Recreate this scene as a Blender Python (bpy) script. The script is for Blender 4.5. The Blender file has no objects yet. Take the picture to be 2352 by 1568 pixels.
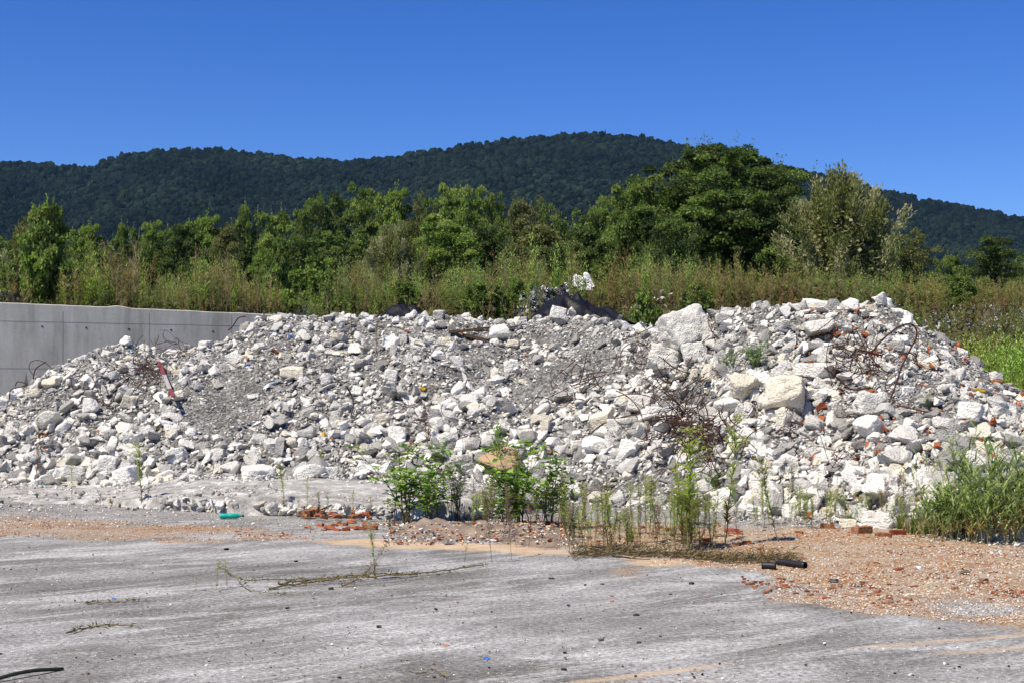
import bpy, math, numpy as np
from mathutils import Vector, Matrix

# ------------------------------------------------------------------ camera, sky, sun, exposure
sc = bpy.context.scene
CAM_H = 2.0
F = 3266.7          # focal length and picture positions in a 2352-unit-wide picture
CX, HY = 1176.0, 906.5
cam = bpy.data.cameras.new("camera"); camo = bpy.data.objects.new("camera", cam)
sc.collection.objects.link(camo); sc.camera = camo
cam.sensor_width = 36; cam.lens = 50; cam.clip_start = 0.1; cam.clip_end = 20000
camo.location = (0, 0, CAM_H); camo.rotation_euler = (math.radians(90), 0, 0)
cam.shift_y = (HY - 784.0) / 2352.0

SUN_EL = 56.0
sd = Vector((-0.74, -0.67, 0)).normalized() * math.cos(math.radians(SUN_EL))
sd.z = math.sin(math.radians(SUN_EL))
w = bpy.data.worlds.new("World"); sc.world = w; w.use_nodes = True
nt = w.node_tree; nt.nodes.clear()
sky = nt.nodes.new("ShaderNodeTexSky"); sky.sky_type = 'NISHITA'; sky.sun_disc = False
sky.sun_elevation = math.radians(SUN_EL)
sky.sun_rotation = math.atan2(sd.x, sd.y)
sky.altitude = 2600; sky.air_density = 1.15; sky.dust_density = 0.0; sky.ozone_density = 6.0
hs = nt.nodes.new("ShaderNodeHueSaturation"); hs.inputs['Saturation'].default_value = 1.27
hs.inputs['Hue'].default_value = 0.519; hs.inputs['Value'].default_value = 1.13
bg = nt.nodes.new("ShaderNodeBackground"); bg.inputs[1].default_value = 0.088
wo = nt.nodes.new("ShaderNodeOutputWorld")
nt.links.new(sky.outputs[0], hs.inputs['Color']); nt.links.new(hs.outputs[0], bg.inputs[0]); nt.links.new(bg.outputs[0], wo.inputs[0])
sun = bpy.data.lights.new("sun", 'SUN'); sun.energy = 5.0; sun.angle = math.radians(0.53); sun.color = (1.0, 0.91, 0.76)
suno = bpy.data.objects.new("sun", sun); sc.collection.objects.link(suno)
suno.rotation_euler = sd.to_track_quat('Z', 'Y').to_euler()
sc.view_settings.view_transform = 'Standard'; sc.view_settings.look = 'None'
sc.view_settings.exposure = 0.45; sc.view_settings.gamma = 1.0
sc.cycles.max_bounces = 5; sc.cycles.diffuse_bounces = 3; sc.cycles.transmission_bounces = 3
sc.cycles.volume_bounces = 0; sc.cycles.transparent_max_bounces = 6
sc.cycles.sample_clamp_indirect = 4

# ------------------------------------------------------------------ helpers
rng = np.random.default_rng(7)
R_ = rng.random
def unif(a, b, n=None): return rng.uniform(a, b, n)
def P(x, xs, ys): return np.interp(x, xs, ys)
def smooth(a, b, x):
    t = np.clip((np.asarray(x, float) - a) / (b - a), 0, 1); return t * t * (3 - 2 * t)
_lat = np.random.default_rng(3).random((32, 32, 32))
def vnoise(p):
    p = np.asarray(p, float); i = np.floor(p).astype(int); f = p - i; f = f * f * (3 - 2 * f)
    r = 0
    for dx in (0, 1):
        for dy in (0, 1):
            for dz in (0, 1):
                wgt = (f[..., 0] if dx else 1 - f[..., 0]) * (f[..., 1] if dy else 1 - f[..., 1]) * (f[..., 2] if dz else 1 - f[..., 2])
                r = r + wgt * _lat[(i[..., 0] + dx) & 31, (i[..., 1] + dy) & 31, (i[..., 2] + dz) & 31]
    return r * 2 - 1
def fbm(p, o=4, lac=2.03, g=0.5):
    a, r = 1.0, 0; p = np.asarray(p, float)
    for k in range(o):
        r = r + a * vnoise(p + k * 7.31); p = p * lac; a *= g
    return r
def fbm2(x, y, s, o=4, seed=0.0):
    x = np.asarray(x, float); y = np.asarray(y, float)
    return fbm(np.stack([x * s + seed, y * s + seed * .7, np.full(np.broadcast(x, y).shape, seed)], -1), o)

class Geo:
    """vertices, quads and triangles, one colour per vertex, a material index per face"""
    def __init__(s): s.v = []; s.q = []; s.t = []; s.c = []; s.n = 0
    def add(s, v, q=None, t=None, c=None):
        v = np.asarray(v, float).reshape(-1, 3)
        if q is not None and len(q): s.q.append(np.asarray(q, int).reshape(-1, 4) + s.n)
        if t is not None and len(t): s.t.append(np.asarray(t, int).reshape(-1, 3) + s.n)
        s.v.append(v)
        c = np.array((1, 1, 1)) if c is None else np.asarray(c, float)
        if c.ndim == 1: c = np.tile(c[:3], (len(v), 1))
        s.c.append(c); s.n += len(v); return s
    def arr(s):
        return (np.concatenate(s.v), np.concatenate(s.q) if s.q else np.zeros((0, 4), int),
                np.concatenate(s.t) if s.t else np.zeros((0, 3), int), np.concatenate(s.c))
def to_mesh(name, g, mat, smooth_=False):
    v, q, t, c = g.arr(); me = bpy.data.meshes.new(name)
    me.vertices.add(len(v)); me.vertices.foreach_set("co", v.astype(np.float32).ravel())
    nl = len(q) * 4 + len(t) * 3; me.loops.add(nl)
    me.loops.foreach_set("vertex_index", np.concatenate([q.ravel(), t.ravel()]).astype(np.int32))
    me.polygons.add(len(q) + len(t))
    st = np.concatenate([np.arange(len(q)) * 4, len(q) * 4 + np.arange(len(t)) * 3]).astype(np.int32)
    me.polygons.foreach_set("loop_start", st)
    me.polygons.foreach_set("use_smooth", np.full(len(st), bool(smooth_)))
    me.update(calc_edges=True)
    a = me.color_attributes.new("Col", 'FLOAT_COLOR', 'POINT')
    a.data.foreach_set("color", np.concatenate([c, np.ones((len(c), 1))], 1).astype(np.float32).ravel())
    if mat: me.materials.append(mat)
    return me
def tag(o, label=None, cat=None, group=None, kind=None):
    if label: o["label"] = label
    if cat: o["category"] = cat
    if group: o["group"] = group
    if kind: o["kind"] = kind
    return o
def link(name, data, parent=None, loc=None, rot=None, scale=None):
    o = bpy.data.objects.new(name, data); sc.collection.objects.link(o)
    if parent is not None: o.parent = parent
    if loc is not None: o.location = loc
    if rot is not None: o.rotation_euler = rot
    if scale is not None: o.scale = scale
    return o
def put(name, g, mat, parent=None, smooth_=False, **k):
    return link(name, to_mesh(name, g, mat, smooth_), parent, **k)

def icos(sub):
    t = (1 + 5 ** .5) / 2
    v = [(-1, t, 0), (1, t, 0), (-1, -t, 0), (1, -t, 0), (0, -1, t), (0, 1, t), (0, -1, -t), (0, 1, -t), (t, 0, -1), (t, 0, 1), (-t, 0, -1), (-t, 0, 1)]
    f = [(0, 11, 5), (0, 5, 1), (0, 1, 7), (0, 7, 10), (0, 10, 11), (1, 5, 9), (5, 11, 4), (11, 10, 2), (10, 7, 6), (7, 1, 8),
         (3, 9, 4), (3, 4, 2), (3, 2, 6), (3, 6, 8), (3, 8, 9), (4, 9, 5), (2, 4, 11), (6, 2, 10), (8, 6, 7), (9, 8, 1)]
    v = [np.array(a) / np.linalg.norm(a) for a in v]
    for _ in range(sub):
        mid = {}; nf = []
        def m(a, b):
            k = (min(a, b), max(a, b))
            if k not in mid:
                p = v[a] + v[b]; v.append(p / np.linalg.norm(p)); mid[k] = len(v) - 1
            return mid[k]
        for a, b, c in f:
            x, y, z = m(a, b), m(b, c), m(c, a); nf += [(a, x, z), (b, y, x), (c, z, y), (x, y, z)]
        f = nf
    return np.array(v), np.array(f)
ICO = {k: icos(k) for k in range(5)}
def unit(v): return v / (np.linalg.norm(v, axis=-1, keepdims=True) + 1e-12)
def rock(sub, seed, planes=11, sharp=16, rough=.06, box=0.0, dims=(1, .8, .62)):
    """broken lump: the rounded meeting of random planes, then pitted. unit half size"""
    r = np.random.default_rng(seed); d, f = ICO[sub]
    n = unit(r.normal(size=(planes, 3))); dist = r.uniform(.62, 1.0, planes)
    if box > 0:
        ax = np.concatenate([np.eye(3), -np.eye(3)]) + r.normal(size=(6, 3)) * .10 * (1.2 - box)
        n = np.concatenate([unit(ax), n]); dist = np.concatenate([r.uniform(.52, .64, 6), dist * 1.0 + .02])
    dot = np.clip(d @ n.T, 0, None) / dist
    rad = (dot ** sharp).sum(1) ** (-1 / sharp)
    p = d * rad[:, None]; p /= np.abs(p).max(0)
    p = p * np.array(dims)
    p = p * (1 + rough * fbm(p * 2.2 + seed % 97, 4)[:, None])
    if sub >= 3: p += unit(p) * (rough * .35 * fbm(p * 9 + seed % 53, 3))[:, None]
    return p, f
def rotz(a):
    c, s = np.cos(a), np.sin(a); z = np.zeros_like(c); o = np.ones_like(c)
    return np.stack([np.stack([c, -s, z], -1), np.stack([s, c, z], -1), np.stack([z, z, o], -1)], -2)
def rotx(a):
    c, s = np.cos(a), np.sin(a); z = np.zeros_like(c); o = np.ones_like(c)
    return np.stack([np.stack([o, z, z], -1), np.stack([z, c, -s], -1), np.stack([z, s, c], -1)], -2)
def roty(a):
    c, s = np.cos(a), np.sin(a); z = np.zeros_like(c); o = np.ones_like(c)
    return np.stack([np.stack([c, z, s], -1), np.stack([z, o, z], -1), np.stack([-s, z, c], -1)], -2)
def scatter(g, protos, pos, R, S, col, pid=None):
    """add copies of prototype (v, q, t, c) to g"""
    n = len(pos); pid = rng.integers(0, len(protos), n) if pid is None else pid
    S = np.asarray(S, float); S = np.repeat(S[:, None], 3, 1) if S.ndim == 1 else S
    for k, (v, q, t, c) in enumerate(protos):
        s = np.where(pid == k)[0]
        if not len(s): continue
        V = np.einsum('nij,nmj->nmi', R[s], v[None] * S[s][:, None, :]) + pos[s][:, None, :]
        off = (np.arange(len(s)) * len(v))[:, None, None]
        C = (np.asarray(c)[None] if c is not None else 1.0) * col[s][:, None, :] * np.ones((1, len(v), 1))
        g.add(V.reshape(-1, 3), (q[None] + off).reshape(-1, 4) if q is not None and len(q) else None,
              (t[None] + off).reshape(-1, 3) if t is not None and len(t) else None, C.reshape(-1, 3))
    return g
def tube(g, pts, rad, sides=5, c=(1, 1, 1), cap=True):
    pts = np.asarray(pts, float); n = len(pts); rad = np.broadcast_to(np.asarray(rad, float), (n,))
    tg = unit(np.gradient(pts, axis=0)); ref = np.array([.31, .17, .93]) if abs(tg[0, 2]) < .9 else np.array([1., .1, 0])
    a = unit(np.cross(tg, ref)); b = np.cross(tg, a)
    th = np.arange(sides) * 2 * np.pi / sides
    ring = pts[:, None] + rad[:, None, None] * (np.cos(th)[None, :, None] * a[:, None] + np.sin(th)[None, :, None] * b[:, None])
    v = ring.reshape(-1, 3); q = []
    i = np.arange(n - 1)[:, None] * sides; j = np.arange(sides)[None]; jn = (j + 1) % sides
    q = np.stack([i + j, i + jn, i + sides + jn, i + sides + j], -1).reshape(-1, 4)
    t = []
    if cap:
        v = np.concatenate([v, pts[:1], pts[-1:]]); m = n * sides
        t = [(m, (k + 1) % sides, k) for k in range(sides)] + [(m + 1, (n - 1) * sides + k, (n - 1) * sides + (k + 1) % sides) for k in range(sides)]
    g.add(v, q, t if len(t) else None, c)
def leaves(g, p, d, nrm, L, W, col, bend=.18):
    """bent diamond leaves: base p, direction d, face normal nrm"""
    p = np.asarray(p, float); d = unit(np.asarray(d, float)); s = unit(np.cross(d, nrm)); nn = np.cross(s, d)
    L = np.broadcast_to(L, (len(p),))[:, None]; W = np.broadcast_to(W, (len(p),))[:, None]
    m = p + d * L * .48
    v = np.stack([p, m + s * W * .5 + nn * L * bend * .5, p + d * L - nn * L * bend, m - s * W * .5 + nn * L * bend * .5], 1)
    q = (np.arange(len(p)) * 4)[:, None] + np.arange(4)[None]
    col = np.broadcast_to(col, (len(p), 3)); g.add(v.reshape(-1, 3), q, None, np.repeat(col, 4, 0))
def rdir(n): return unit(rng.normal(size=(n, 3)))

# ------------------------------------------------------------------ materials
def mat(name, base=(.5, .5, .5), rough=.9, spec=.2, metal=0.0):
    m = bpy.data.materials.new(name); m.use_nodes = True; b = m.node_tree.nodes['Principled BSDF']
    b.inputs['Base Color'].default_value = (*base, 1); b.inputs['Roughness'].default_value = rough
    b.inputs['Specular IOR Level'].default_value = spec; b.inputs['Metallic'].default_value = metal
    return m, m.node_tree, b
class N:
    def __init__(s, t): s.t = t
    def new(s, ty, **k):
        n = s.t.nodes.new(ty)
        for a, b in k.items(): setattr(n, a, b)
        return n
    def l(s, a, b): s.t.links.new(a, b)
    def coord(s, kind='Object', scale=(1, 1, 1), rot=(0, 0, 0)):
        c = s.new("ShaderNodeTexCoord"); m = s.new("ShaderNodeMapping")
        m.inputs['Scale'].default_value = scale; m.inputs['Rotation'].default_value = rot
        s.l(c.outputs[kind], m.inputs[0]); return m.outputs[0]
    def noise(s, vec, scale, det=4, rough=.55, dist=0):
        n = s.new("ShaderNodeTexNoise"); n.inputs['Scale'].default_value = scale; n.inputs['Detail'].default_value = det
        n.inputs['Roughness'].default_value = rough; n.inputs['Distortion'].default_value = dist
        if vec is not None: s.l(vec, n.inputs['Vector'])
        return n.outputs[0]
    def vor(s, vec, scale, feature='F1', out=0):
        n = s.new("ShaderNodeTexVoronoi", feature=feature); n.inputs['Scale'].default_value = scale
        if vec is not None: s.l(vec, n.inputs['Vector'])
        return n.outputs[out]
    def ramp(s, fac, stops, interp='LINEAR'):
        r = s.new("ShaderNodeValToRGB"); r.color_ramp.interpolation = interp; e = r.color_ramp.elements
        while len(e) < len(stops): e.new(.5)
        for k, (p, c) in enumerate(stops):
            e[k].position = p; c = (c, c, c) if isinstance(c, (int, float)) else c; e[k].color = (*c, 1)
        s.l(fac, r.inputs[0]); return r.outputs[0]
    def mix(s, fac, a, b, mode='MIX'):
        m = s.new("ShaderNodeMix", data_type='RGBA', blend_type=mode)
        for sock, val in ((m.inputs['Factor'], fac), (m.inputs[6], a), (m.inputs[7], b)):
            if isinstance(val, (int, float)): sock.default_value = val
            elif isinstance(val, tuple): sock.default_value = (*val, 1)
            else: s.l(val, sock)
        return m.outputs[2]
    def math(s, op, a, b=0.0, clamp=False):
        m = s.new("ShaderNodeMath", operation=op); m.use_clamp = clamp
        for k, val in enumerate((a, b)):
            if isinstance(val, (int, float)): m.inputs[k].default_value = val
            else: s.l(val, m.inputs[k])
        return m.outputs[0]
    def bump(s, b, h, strength=.5, dist=.02):
        n = s.new("ShaderNodeBump"); n.inputs['Strength'].default_value = strength; n.inputs['Distance'].default_value = dist
        s.l(h, n.inputs['Height']); s.l(n.outputs[0], b.inputs['Normal'])
def attr(n): 
    return n
def stone_mat(name, src, base, pits=.55, sc_=1.0, stain=.25, bump=.8):
    """src: 'Col' vertex colour or 'OBJ' object colour, multiplied by base"""
    m, t, b = mat(name, rough=.95, spec=.12); n = N(t)
    if src == 'OBJ': col = n.new("ShaderNodeObjectInfo").outputs['Color']
    else:
        a = n.new("ShaderNodeAttribute"); a.attribute_name = 'Col'; col = a.outputs['Color']
    geo = n.new("ShaderNodeNewGeometry"); pos = geo.outputs['Position']
    n1 = n.noise(pos, 3.5 * sc_, 5, .6); n2 = n.noise(pos, 26 * sc_, 4, .7); v = n.vor(pos, 34 * sc_)
    c = n.mix(1.0, n.mix(1.0, base, col, 'MULTIPLY'), n.ramp(n1, [(.3, 1 - stain), (.62, 1.0)]), 'MULTIPLY')
    c = n.mix(1.0, c, n.ramp(n2, [(.31, .34), (.43, .92), (.7, 1.12)]), 'MULTIPLY')
    c = n.mix(pits, c, n.mix(1.0, c, n.ramp(v, [(.0, .45), (.22, 1.0)]), 'MULTIPLY'))
    n.l(c, b.inputs['Base Color'])
    h = n.math('ADD', n.math('MULTIPLY', n2, 1.0), n.math('MULTIPLY', v, .6))
    n.bump(b, h, bump, .035 / sc_)
    return m
M_chunk = stone_mat("pale_concrete", 'OBJ', (.66, .65, .62), pits=.35, sc_=1.0, stain=.18)
M_rub = stone_mat("crushed_concrete", 'Col', (.66, .65, .62), pits=.3, stain=.18)
M_brick = stone_mat("red_brick", 'OBJ', (.33, .085, .033), pits=.2, sc_=1.6, stain=.35, bump=.5)
_t = M_brick.node_tree; _n = N(_t); _b = _t.nodes["Principled BSDF"]; _src = _b.inputs["Base Color"].links[0].from_socket
_gp = _n.new("ShaderNodeNewGeometry"); _dm = _n.ramp(_n.noise(_gp.outputs["Position"], 9, 5, .7), [(.46, 0.0), (.62, .75)]); _n.l(_n.mix(_dm, _src, (.36, .27, .20)), _b.inputs["Base Color"])
M_peb = stone_mat("gravel_stone", 'Col', (1, 1, 1), pits=.1, sc_=2, stain=.1, bump=.3)
def simple(name, base, rough=.9, spec=.2, metal=0, var=.35, scale=8, bump=.3, vec='Object', col=None):
    m, t, b = mat(name, base, rough, spec, metal); n = N(t); v = n.coord(vec)
    n1 = n.noise(v, scale, 5, .65)
    src = base
    if col:
        a = n.new("ShaderNodeAttribute"); a.attribute_name = 'Col'; src = a.outputs['Color']
    n.l(n.mix(1.0, src, n.ramp(n1, [(.3, 1 - var), (.7, 1 + var * .5)]), 'MULTIPLY'), b.inputs['Base Color'])
    if bump: n.bump(b, n1, bump, .01)
    return m
M_rust = simple("rusty_steel", (.060, .022, .012), .85, .3, 0, .5, 30, .3)
M_rust2 = simple("rusty_sheet", (.20, .055, .022), .85, .2, 0, .5, 14, .4)
M_wood = simple("weathered_wood", (.075, .05, .035), .9, .1, 0, .5, 20, .6)
M_dark = simple("black_plastic", (.012, .012, .014), .5, .35, 0, .3, 6, .1)
M_liner = simple("black_liner", (.007, .0075, .010), .5, .25, 0, .2, 3, .25)
M_pvc = simple("white_pvc", (.75, .75, .72), .45, .4, 0, .1, 6, 0)
M_blue = simple("blue_plastic", (.02, .12, .5), .5, .3, 0, .2, 20, .2)
M_pale = simple("pale_blue_plastic", (.25, .42, .52), .5, .3, 0, .2, 20, .2)
M_teal = simple("teal_plastic", (.0, .33, .25), .4, .4, 0, .2, 20, .2)
M_yel = simple("yellow_plastic", (.62, .38, .02), .55, .3, 0, .3, 20, .2)
M_red = simple("red_plastic", (.55, .03, .02), .5, .3, 0, .2, 20, .2)
M_bag = simple("white_sacking", (.8, .8, .8), .7, .2, 0, .08, 9, .4)
M_bark = simple("grey_bark", (.12, .09, .065), .95, .1, 0, .4, 6, .5)
M_scrap = simple("plastic_scraps", (1, 1, 1), .6, .3, 0, .2, 20, .2, col=True)
M_pipeg = simple("olive_rubber", (.035, .04, .022), .6, .3, 0, .4, 30, .2)
def leaf_mat(name, trans=.28, rough=.55, spec=.25):
    m, t, b = mat(name, rough=rough, spec=spec); n = N(t)
    a = n.new("ShaderNodeAttribute"); a.attribute_name = 'Col'
    n.l(n.mix(1.0, a.outputs['Color'], (1.28, 1.14, 1.08), 'MULTIPLY'), b.inputs['Base Color'])
    tr = n.new("ShaderNodeBsdfTranslucent"); mx = n.new("ShaderNodeMixShader"); mx.inputs[0].default_value = trans
    n.l(n.mix(1.0, a.outputs['Color'], (1.4, 1.5, .8), 'MULTIPLY'), tr.inputs[0])
    n.l(b.outputs[0], mx.inputs[1]); n.l(tr.outputs[0], mx.inputs[2])
    n.l(mx.outputs[0], t.nodes['Material Output'].inputs[0]); return m
M_leaf = leaf_mat("green_leaf", .38); M_stem = simple("plant_stem", (1, 1, 1), .8, .2, 0, .2, 20, 0, col=True)
M_forest = leaf_mat("forest_leaf", .0, .9, .05)

# ------------------------------------------------------------------ terrain shapes
def gy(y): return CAM_H * F / (np.asarray(y, float) - HY)         # distance of a ground point seen at picture height y
def X(x, Y): return (np.asarray(x, float) - CX) / F * Y
def proj(x, Y, z): return CX + F * x / Y, HY - F * (z - CAM_H) / Y
CRX = [-700, -300, 0, 60, 110, 160, 200, 240, 300, 340, 385, 430, 470, 520, 560, 600, 700, 900, 1100, 1250, 1350, 1420, 1480, 1530, 1560, 1600, 1650, 1700, 1800, 1900, 1990, 2020, 2045, 2080, 2130, 2180, 2230, 2280, 2352, 2700, 3100]
CRY = [1160, 1010, 922, 888, 858, 829, 804, 786, 783, 800, 812, 800, 785, 773, 745, 722, 721, 721, 728, 730, 726, 736, 750, 752, 740, 724, 708, 701, 699, 704, 692, 684, 694, 722, 752, 782, 817, 861, 905, 1060, 1250]
CYX = [-700, 0, 100, 250, 380, 560, 1200, 1400, 1500, 1600, 1800, 2100, 2352, 3100]
CYY = [33, 34.6, 35.4, 36.6, 37.0, 38.6, 37.5, 34.0, 32.0, 30.2, 28.6, 27.4, 26.4, 25.5]
FTX = [-700, 0, 450, 640, 860, 1000, 1200, 1300, 1400, 1640, 1700, 1900, 2050, 2352, 3100]
FTY = [1108, 1113, 1134, 1137, 1138, 1140, 1142, 1149, 1156, 1166, 1180, 1190, 1213, 1243, 1300]
def mound(x, Y, noise=True):
    """height of the rubble at world x, Y"""
    x = np.asarray(x, float); Y = np.asarray(Y, float)
    px = CX + F * x / Y
    wob = 14 * fbm2(x, Y, .35, 2, 5.0)
    px2 = px + wob
    yf = gy(P(px2, FTX, FTY)); yc = P(px, CYX, CYY)
    hc = CAM_H + (HY - P(px, CRX, CRY)) / F * yc - .10
    hc = np.maximum(hc, 0)
    t = (Y - yf) / (yc - yf)
    tt = np.clip(t, 0, 1)
    s = 1 - (1 - tt) ** 1.22
    back = np.clip((Y - yc - 1.1) / 6.0, 0, 1)
    h = hc * s * (1 - smooth(0, 1, back))
    h = np.where(t < 0, -.05, h)
    if noise:
        e = np.clip(tt * 4, 0, 1) * np.where(t < 0, 0, 1)
        am = e * (1 - .75 * smooth(.8, 1.0, t)) 
        h = h + am * (.30 * fbm2(x, Y, .42, 3, 11.0) + .05 * fbm2(x, Y, 2.6, 3, 2.0))
        # smooth spoil ramp in the middle and hollow rows beside it
        cx_, cy_ = 1265., 865.
        ppx, ppy = proj(x, Y, np.maximum(h, 0))
        a = math.radians(-33); dx = (ppx - cx_) * math.cos(a) + (ppy - cy_) * math.sin(a); dy = -(ppx - cx_) * math.sin(a) + (ppy - cy_) * math.cos(a)
        h = h - .45 * np.exp(-((ppx - 1600) / 90) ** 2 - ((ppy - 1015) / 26) ** 2) * e - .25 * np.exp(-((ppx - 1560) / 80) ** 2 - ((ppy - 915) / 18) ** 2) * e
        h = h - .35 * sum(np.exp(-((ppx - a_) / 26) ** 2 - ((ppy - b_) / 13) ** 2) for a_, b_ in ((1630, 808), (1885, 778), (1905, 862), (1440, 1010), (1720, 955), (1080, 775), (870, 1075), (620, 1060), (130, 1010), (760, 960), (985, 905), (1960, 1010), (1830, 1060))) * e
        h = h + .16 * np.exp(-(dx / 100) ** 2 - (dy / 24) ** 2) * e
    return h
WX0, WY0, WX1, WY1 = -20.5, 37.39, -6.2, 44.05
def wall_y(x): return WY0 + (x - WX0) / (WX1 - WX0) * (WY1 - WY0)
def bank(x, Y):
    px = CX + F * x / Y
    ye = P(px, [560, 620, 1500, 1900, 2200, 3000], [39, 39, 38, 35, 30.5, 30])
    r = P(px, [560, 1500, 1900, 2200, 3000], [6, 6.5, 9, 20, 20])
    top = P(px, [0, 1200, 1700, 2200, 2600], [4.45, 4.6, 4.65, 4.95, 5.0])
    z = top * smooth(0, 1, (Y - ye) / r) + .55 * smooth(46, 66, Y) + .12 * fbm2(x, Y, .5, 3, 3.0)
    left = (x < WX1) 
    zl = np.where(Y > wall_y(x) + .12, 4.28 + .55 * smooth(48, 66, Y) + .04 * fbm2(x, Y, .9, 3, 3.0), -.3)
    z = np.where(left, zl, z)
    z = z - 5.0 * smooth(150, 240, Y)
    return z
def hit(x, y, fn=mound, y0=15.0, y1=60.0, dflt=None):
    """first point of surface fn seen through picture position x, y"""
    x = np.atleast_1d(np.asarray(x, float)); y = np.atleast_1d(np.asarray(y, float))
    Ys = np.arange(y0, y1, .05); u = (x - CX) / F; wv = (HY - y) / F
    out = np.full((len(x), 3), np.nan)
    for i in range(0, len(x), 400):
        s = slice(i, i + 400); YY = Ys[None]; XX = u[s][:, None] * YY
        zz = CAM_H + wv[s][:, None] * YY
        hh = fn(XX, YY + 0 * XX)
        below = zz <= np.maximum(hh, 0.0)
        ok = below.any(1); k = below.argmax(1); yy = Ys[k]
        o = np.stack([u[s] * yy, yy, CAM_H + wv[s] * yy], 1); o[~ok] = np.nan; out[s] = o
    if dflt is not None:
        bad = np.isnan(out[:, 0]); out[bad] = np.stack([u * dflt, np.full(len(x), dflt), CAM_H + wv * dflt], 1)[bad]
    return out
def slope_n(p, fn=mound, e=.25):
    p = np.atleast_2d(p); gx = (fn(p[:, 0] + e, p[:, 1]) - fn(p[:, 0] - e, p[:, 1])) / (2 * e)
    gy_ = (fn(p[:, 0], p[:, 1] + e) - fn(p[:, 0], p[:, 1] - e)) / (2 * e)
    return unit(np.stack([-gx, -gy_, np.ones(len(p))], 1))
def frames(n):
    """rotation matrices whose z axis is n"""
    xa = unit(np.cross(np.broadcast_to([0, 1., 0], n.shape), n)); ya = np.cross(n, xa)
    return np.stack([xa, ya, n], -1)
def inpoly(x, y, poly):
    x = np.asarray(x, float); y = np.asarray(y, float); c = np.zeros(x.shape, bool); d = np.full(x.shape, 1e9)
    n = len(poly)
    for i in range(n):
        x0, y0 = poly[i]; x1, y1 = poly[(i + 1) % n]
        k = ((y0 > y) != (y1 > y)) & (x < (x1 - x0) * (y - y0) / (y1 - y0 + 1e-12) + x0); c ^= k
        tt = np.clip(((x - x0) * (x1 - x0) + (y - y0) * (y1 - y0)) / ((x1 - x0) ** 2 + (y1 - y0) ** 2 + 1e-9), 0, 1)
        d = np.minimum(d, np.hypot(x - x0 - tt * (x1 - x0), y - y0 - tt * (y1 - y0)))
    return np.where(c, d, -d)
def gpoly(pts): return [(float(X(a, gy(b))), float(gy(b))) for a, b in pts]
G_BRICK = gpoly([(1290, 1190), (1500, 1190), (1900, 1200), (2500, 1235), (2700, 1440), (2150, 1408), (1950, 1388), (1750, 1345), (1650, 1315), (1560, 1280), (1290, 1262)])
G_LEFT = gpoly([(-200, 1178), (130, 1184), (330, 1196), (560, 1212), (760, 1222), (860, 1226), (720, 1243), (500, 1241), (300, 1242), (60, 1238), (-200, 1232)])
G_SAND = gpoly([(690, 1240), (850, 1232), (1040, 1246), (1250, 1258), (1420, 1268), (1420, 1278), (1200, 1276), (900, 1258), (760, 1250)])
G_SAND2 = gpoly([(1390, 1272), (1500, 1278), (1640, 1305), (1720, 1322), (1560, 1308), (1430, 1296)])
G_GREY = gpoly([(-400, 1100), (300, 1100), (900, 1100), (1600, 1150), (2500, 1190), (2500, 1235), (1290, 1195), (900, 1205), (600, 1208), (300, 1190), (-400, 1176)])
TR1 = [(1180, 1600), (1330, 1566), (1600, 1532), (1900, 1492), (2352, 1455), (2700, 1430)]
TR2 = [(1450, 1600), (1560, 1572), (1700, 1548), (1900, 1523), (2352, 1482), (2700, 1460)]
def pline_dist(x, y, pts):
    d = np.full(x.shape, 1e9); q = gpoly(pts)
    for (x0, y0), (x1, y1) in zip(q[:-1], q[1:]):
        tt = np.clip(((x - x0) * (x1 - x0) + (y - y0) * (y1 - y0)) / ((x1 - x0) ** 2 + (y1 - y0) ** 2 + 1e-9), 0, 1)
        d = np.minimum(d, np.hypot(x - x0 - tt * (x1 - x0), y - y0 - tt * (y1 - y0)))
    return d

# ------------------------------------------------------------------ ground: one sheet to the horizon
def grid(xs, ys, zf, cf=None, name='ground', m=None, sm=True):
    A, B = np.meshgrid(xs, ys)                                   # A: picture x, B: distance
    Xw = (A - CX) / F * B; Z = zf(Xw, B); nx, ny = len(xs), len(ys)
    v = np.stack([Xw, B + 0 * Xw, Z], -1).reshape(-1, 3)
    i = (np.arange(ny - 1)[:, None] * nx + np.arange(nx - 1)[None]).reshape(-1)
    q = np.stack([i, i + 1, i + nx + 1, i + nx], -1)
    c = cf(Xw, B).reshape(-1, 3) if cf else None
    g = Geo(); g.add(v, q, None, c); return g
gxs = np.concatenate([np.linspace(-9000, -120, 12), np.arange(-100, 2460, 5.0), np.linspace(2480, 11000, 12)])
gys = np.concatenate([np.linspace(-4, 8, 5)[:-1] * 0 + np.array([1.5, 4, 6, 8]), gy(np.arange(1680, 1090, -2.2)), [38, 45, 60, 90, 150, 300, 700, 1500, 3000, 6000, 9000]])
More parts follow.
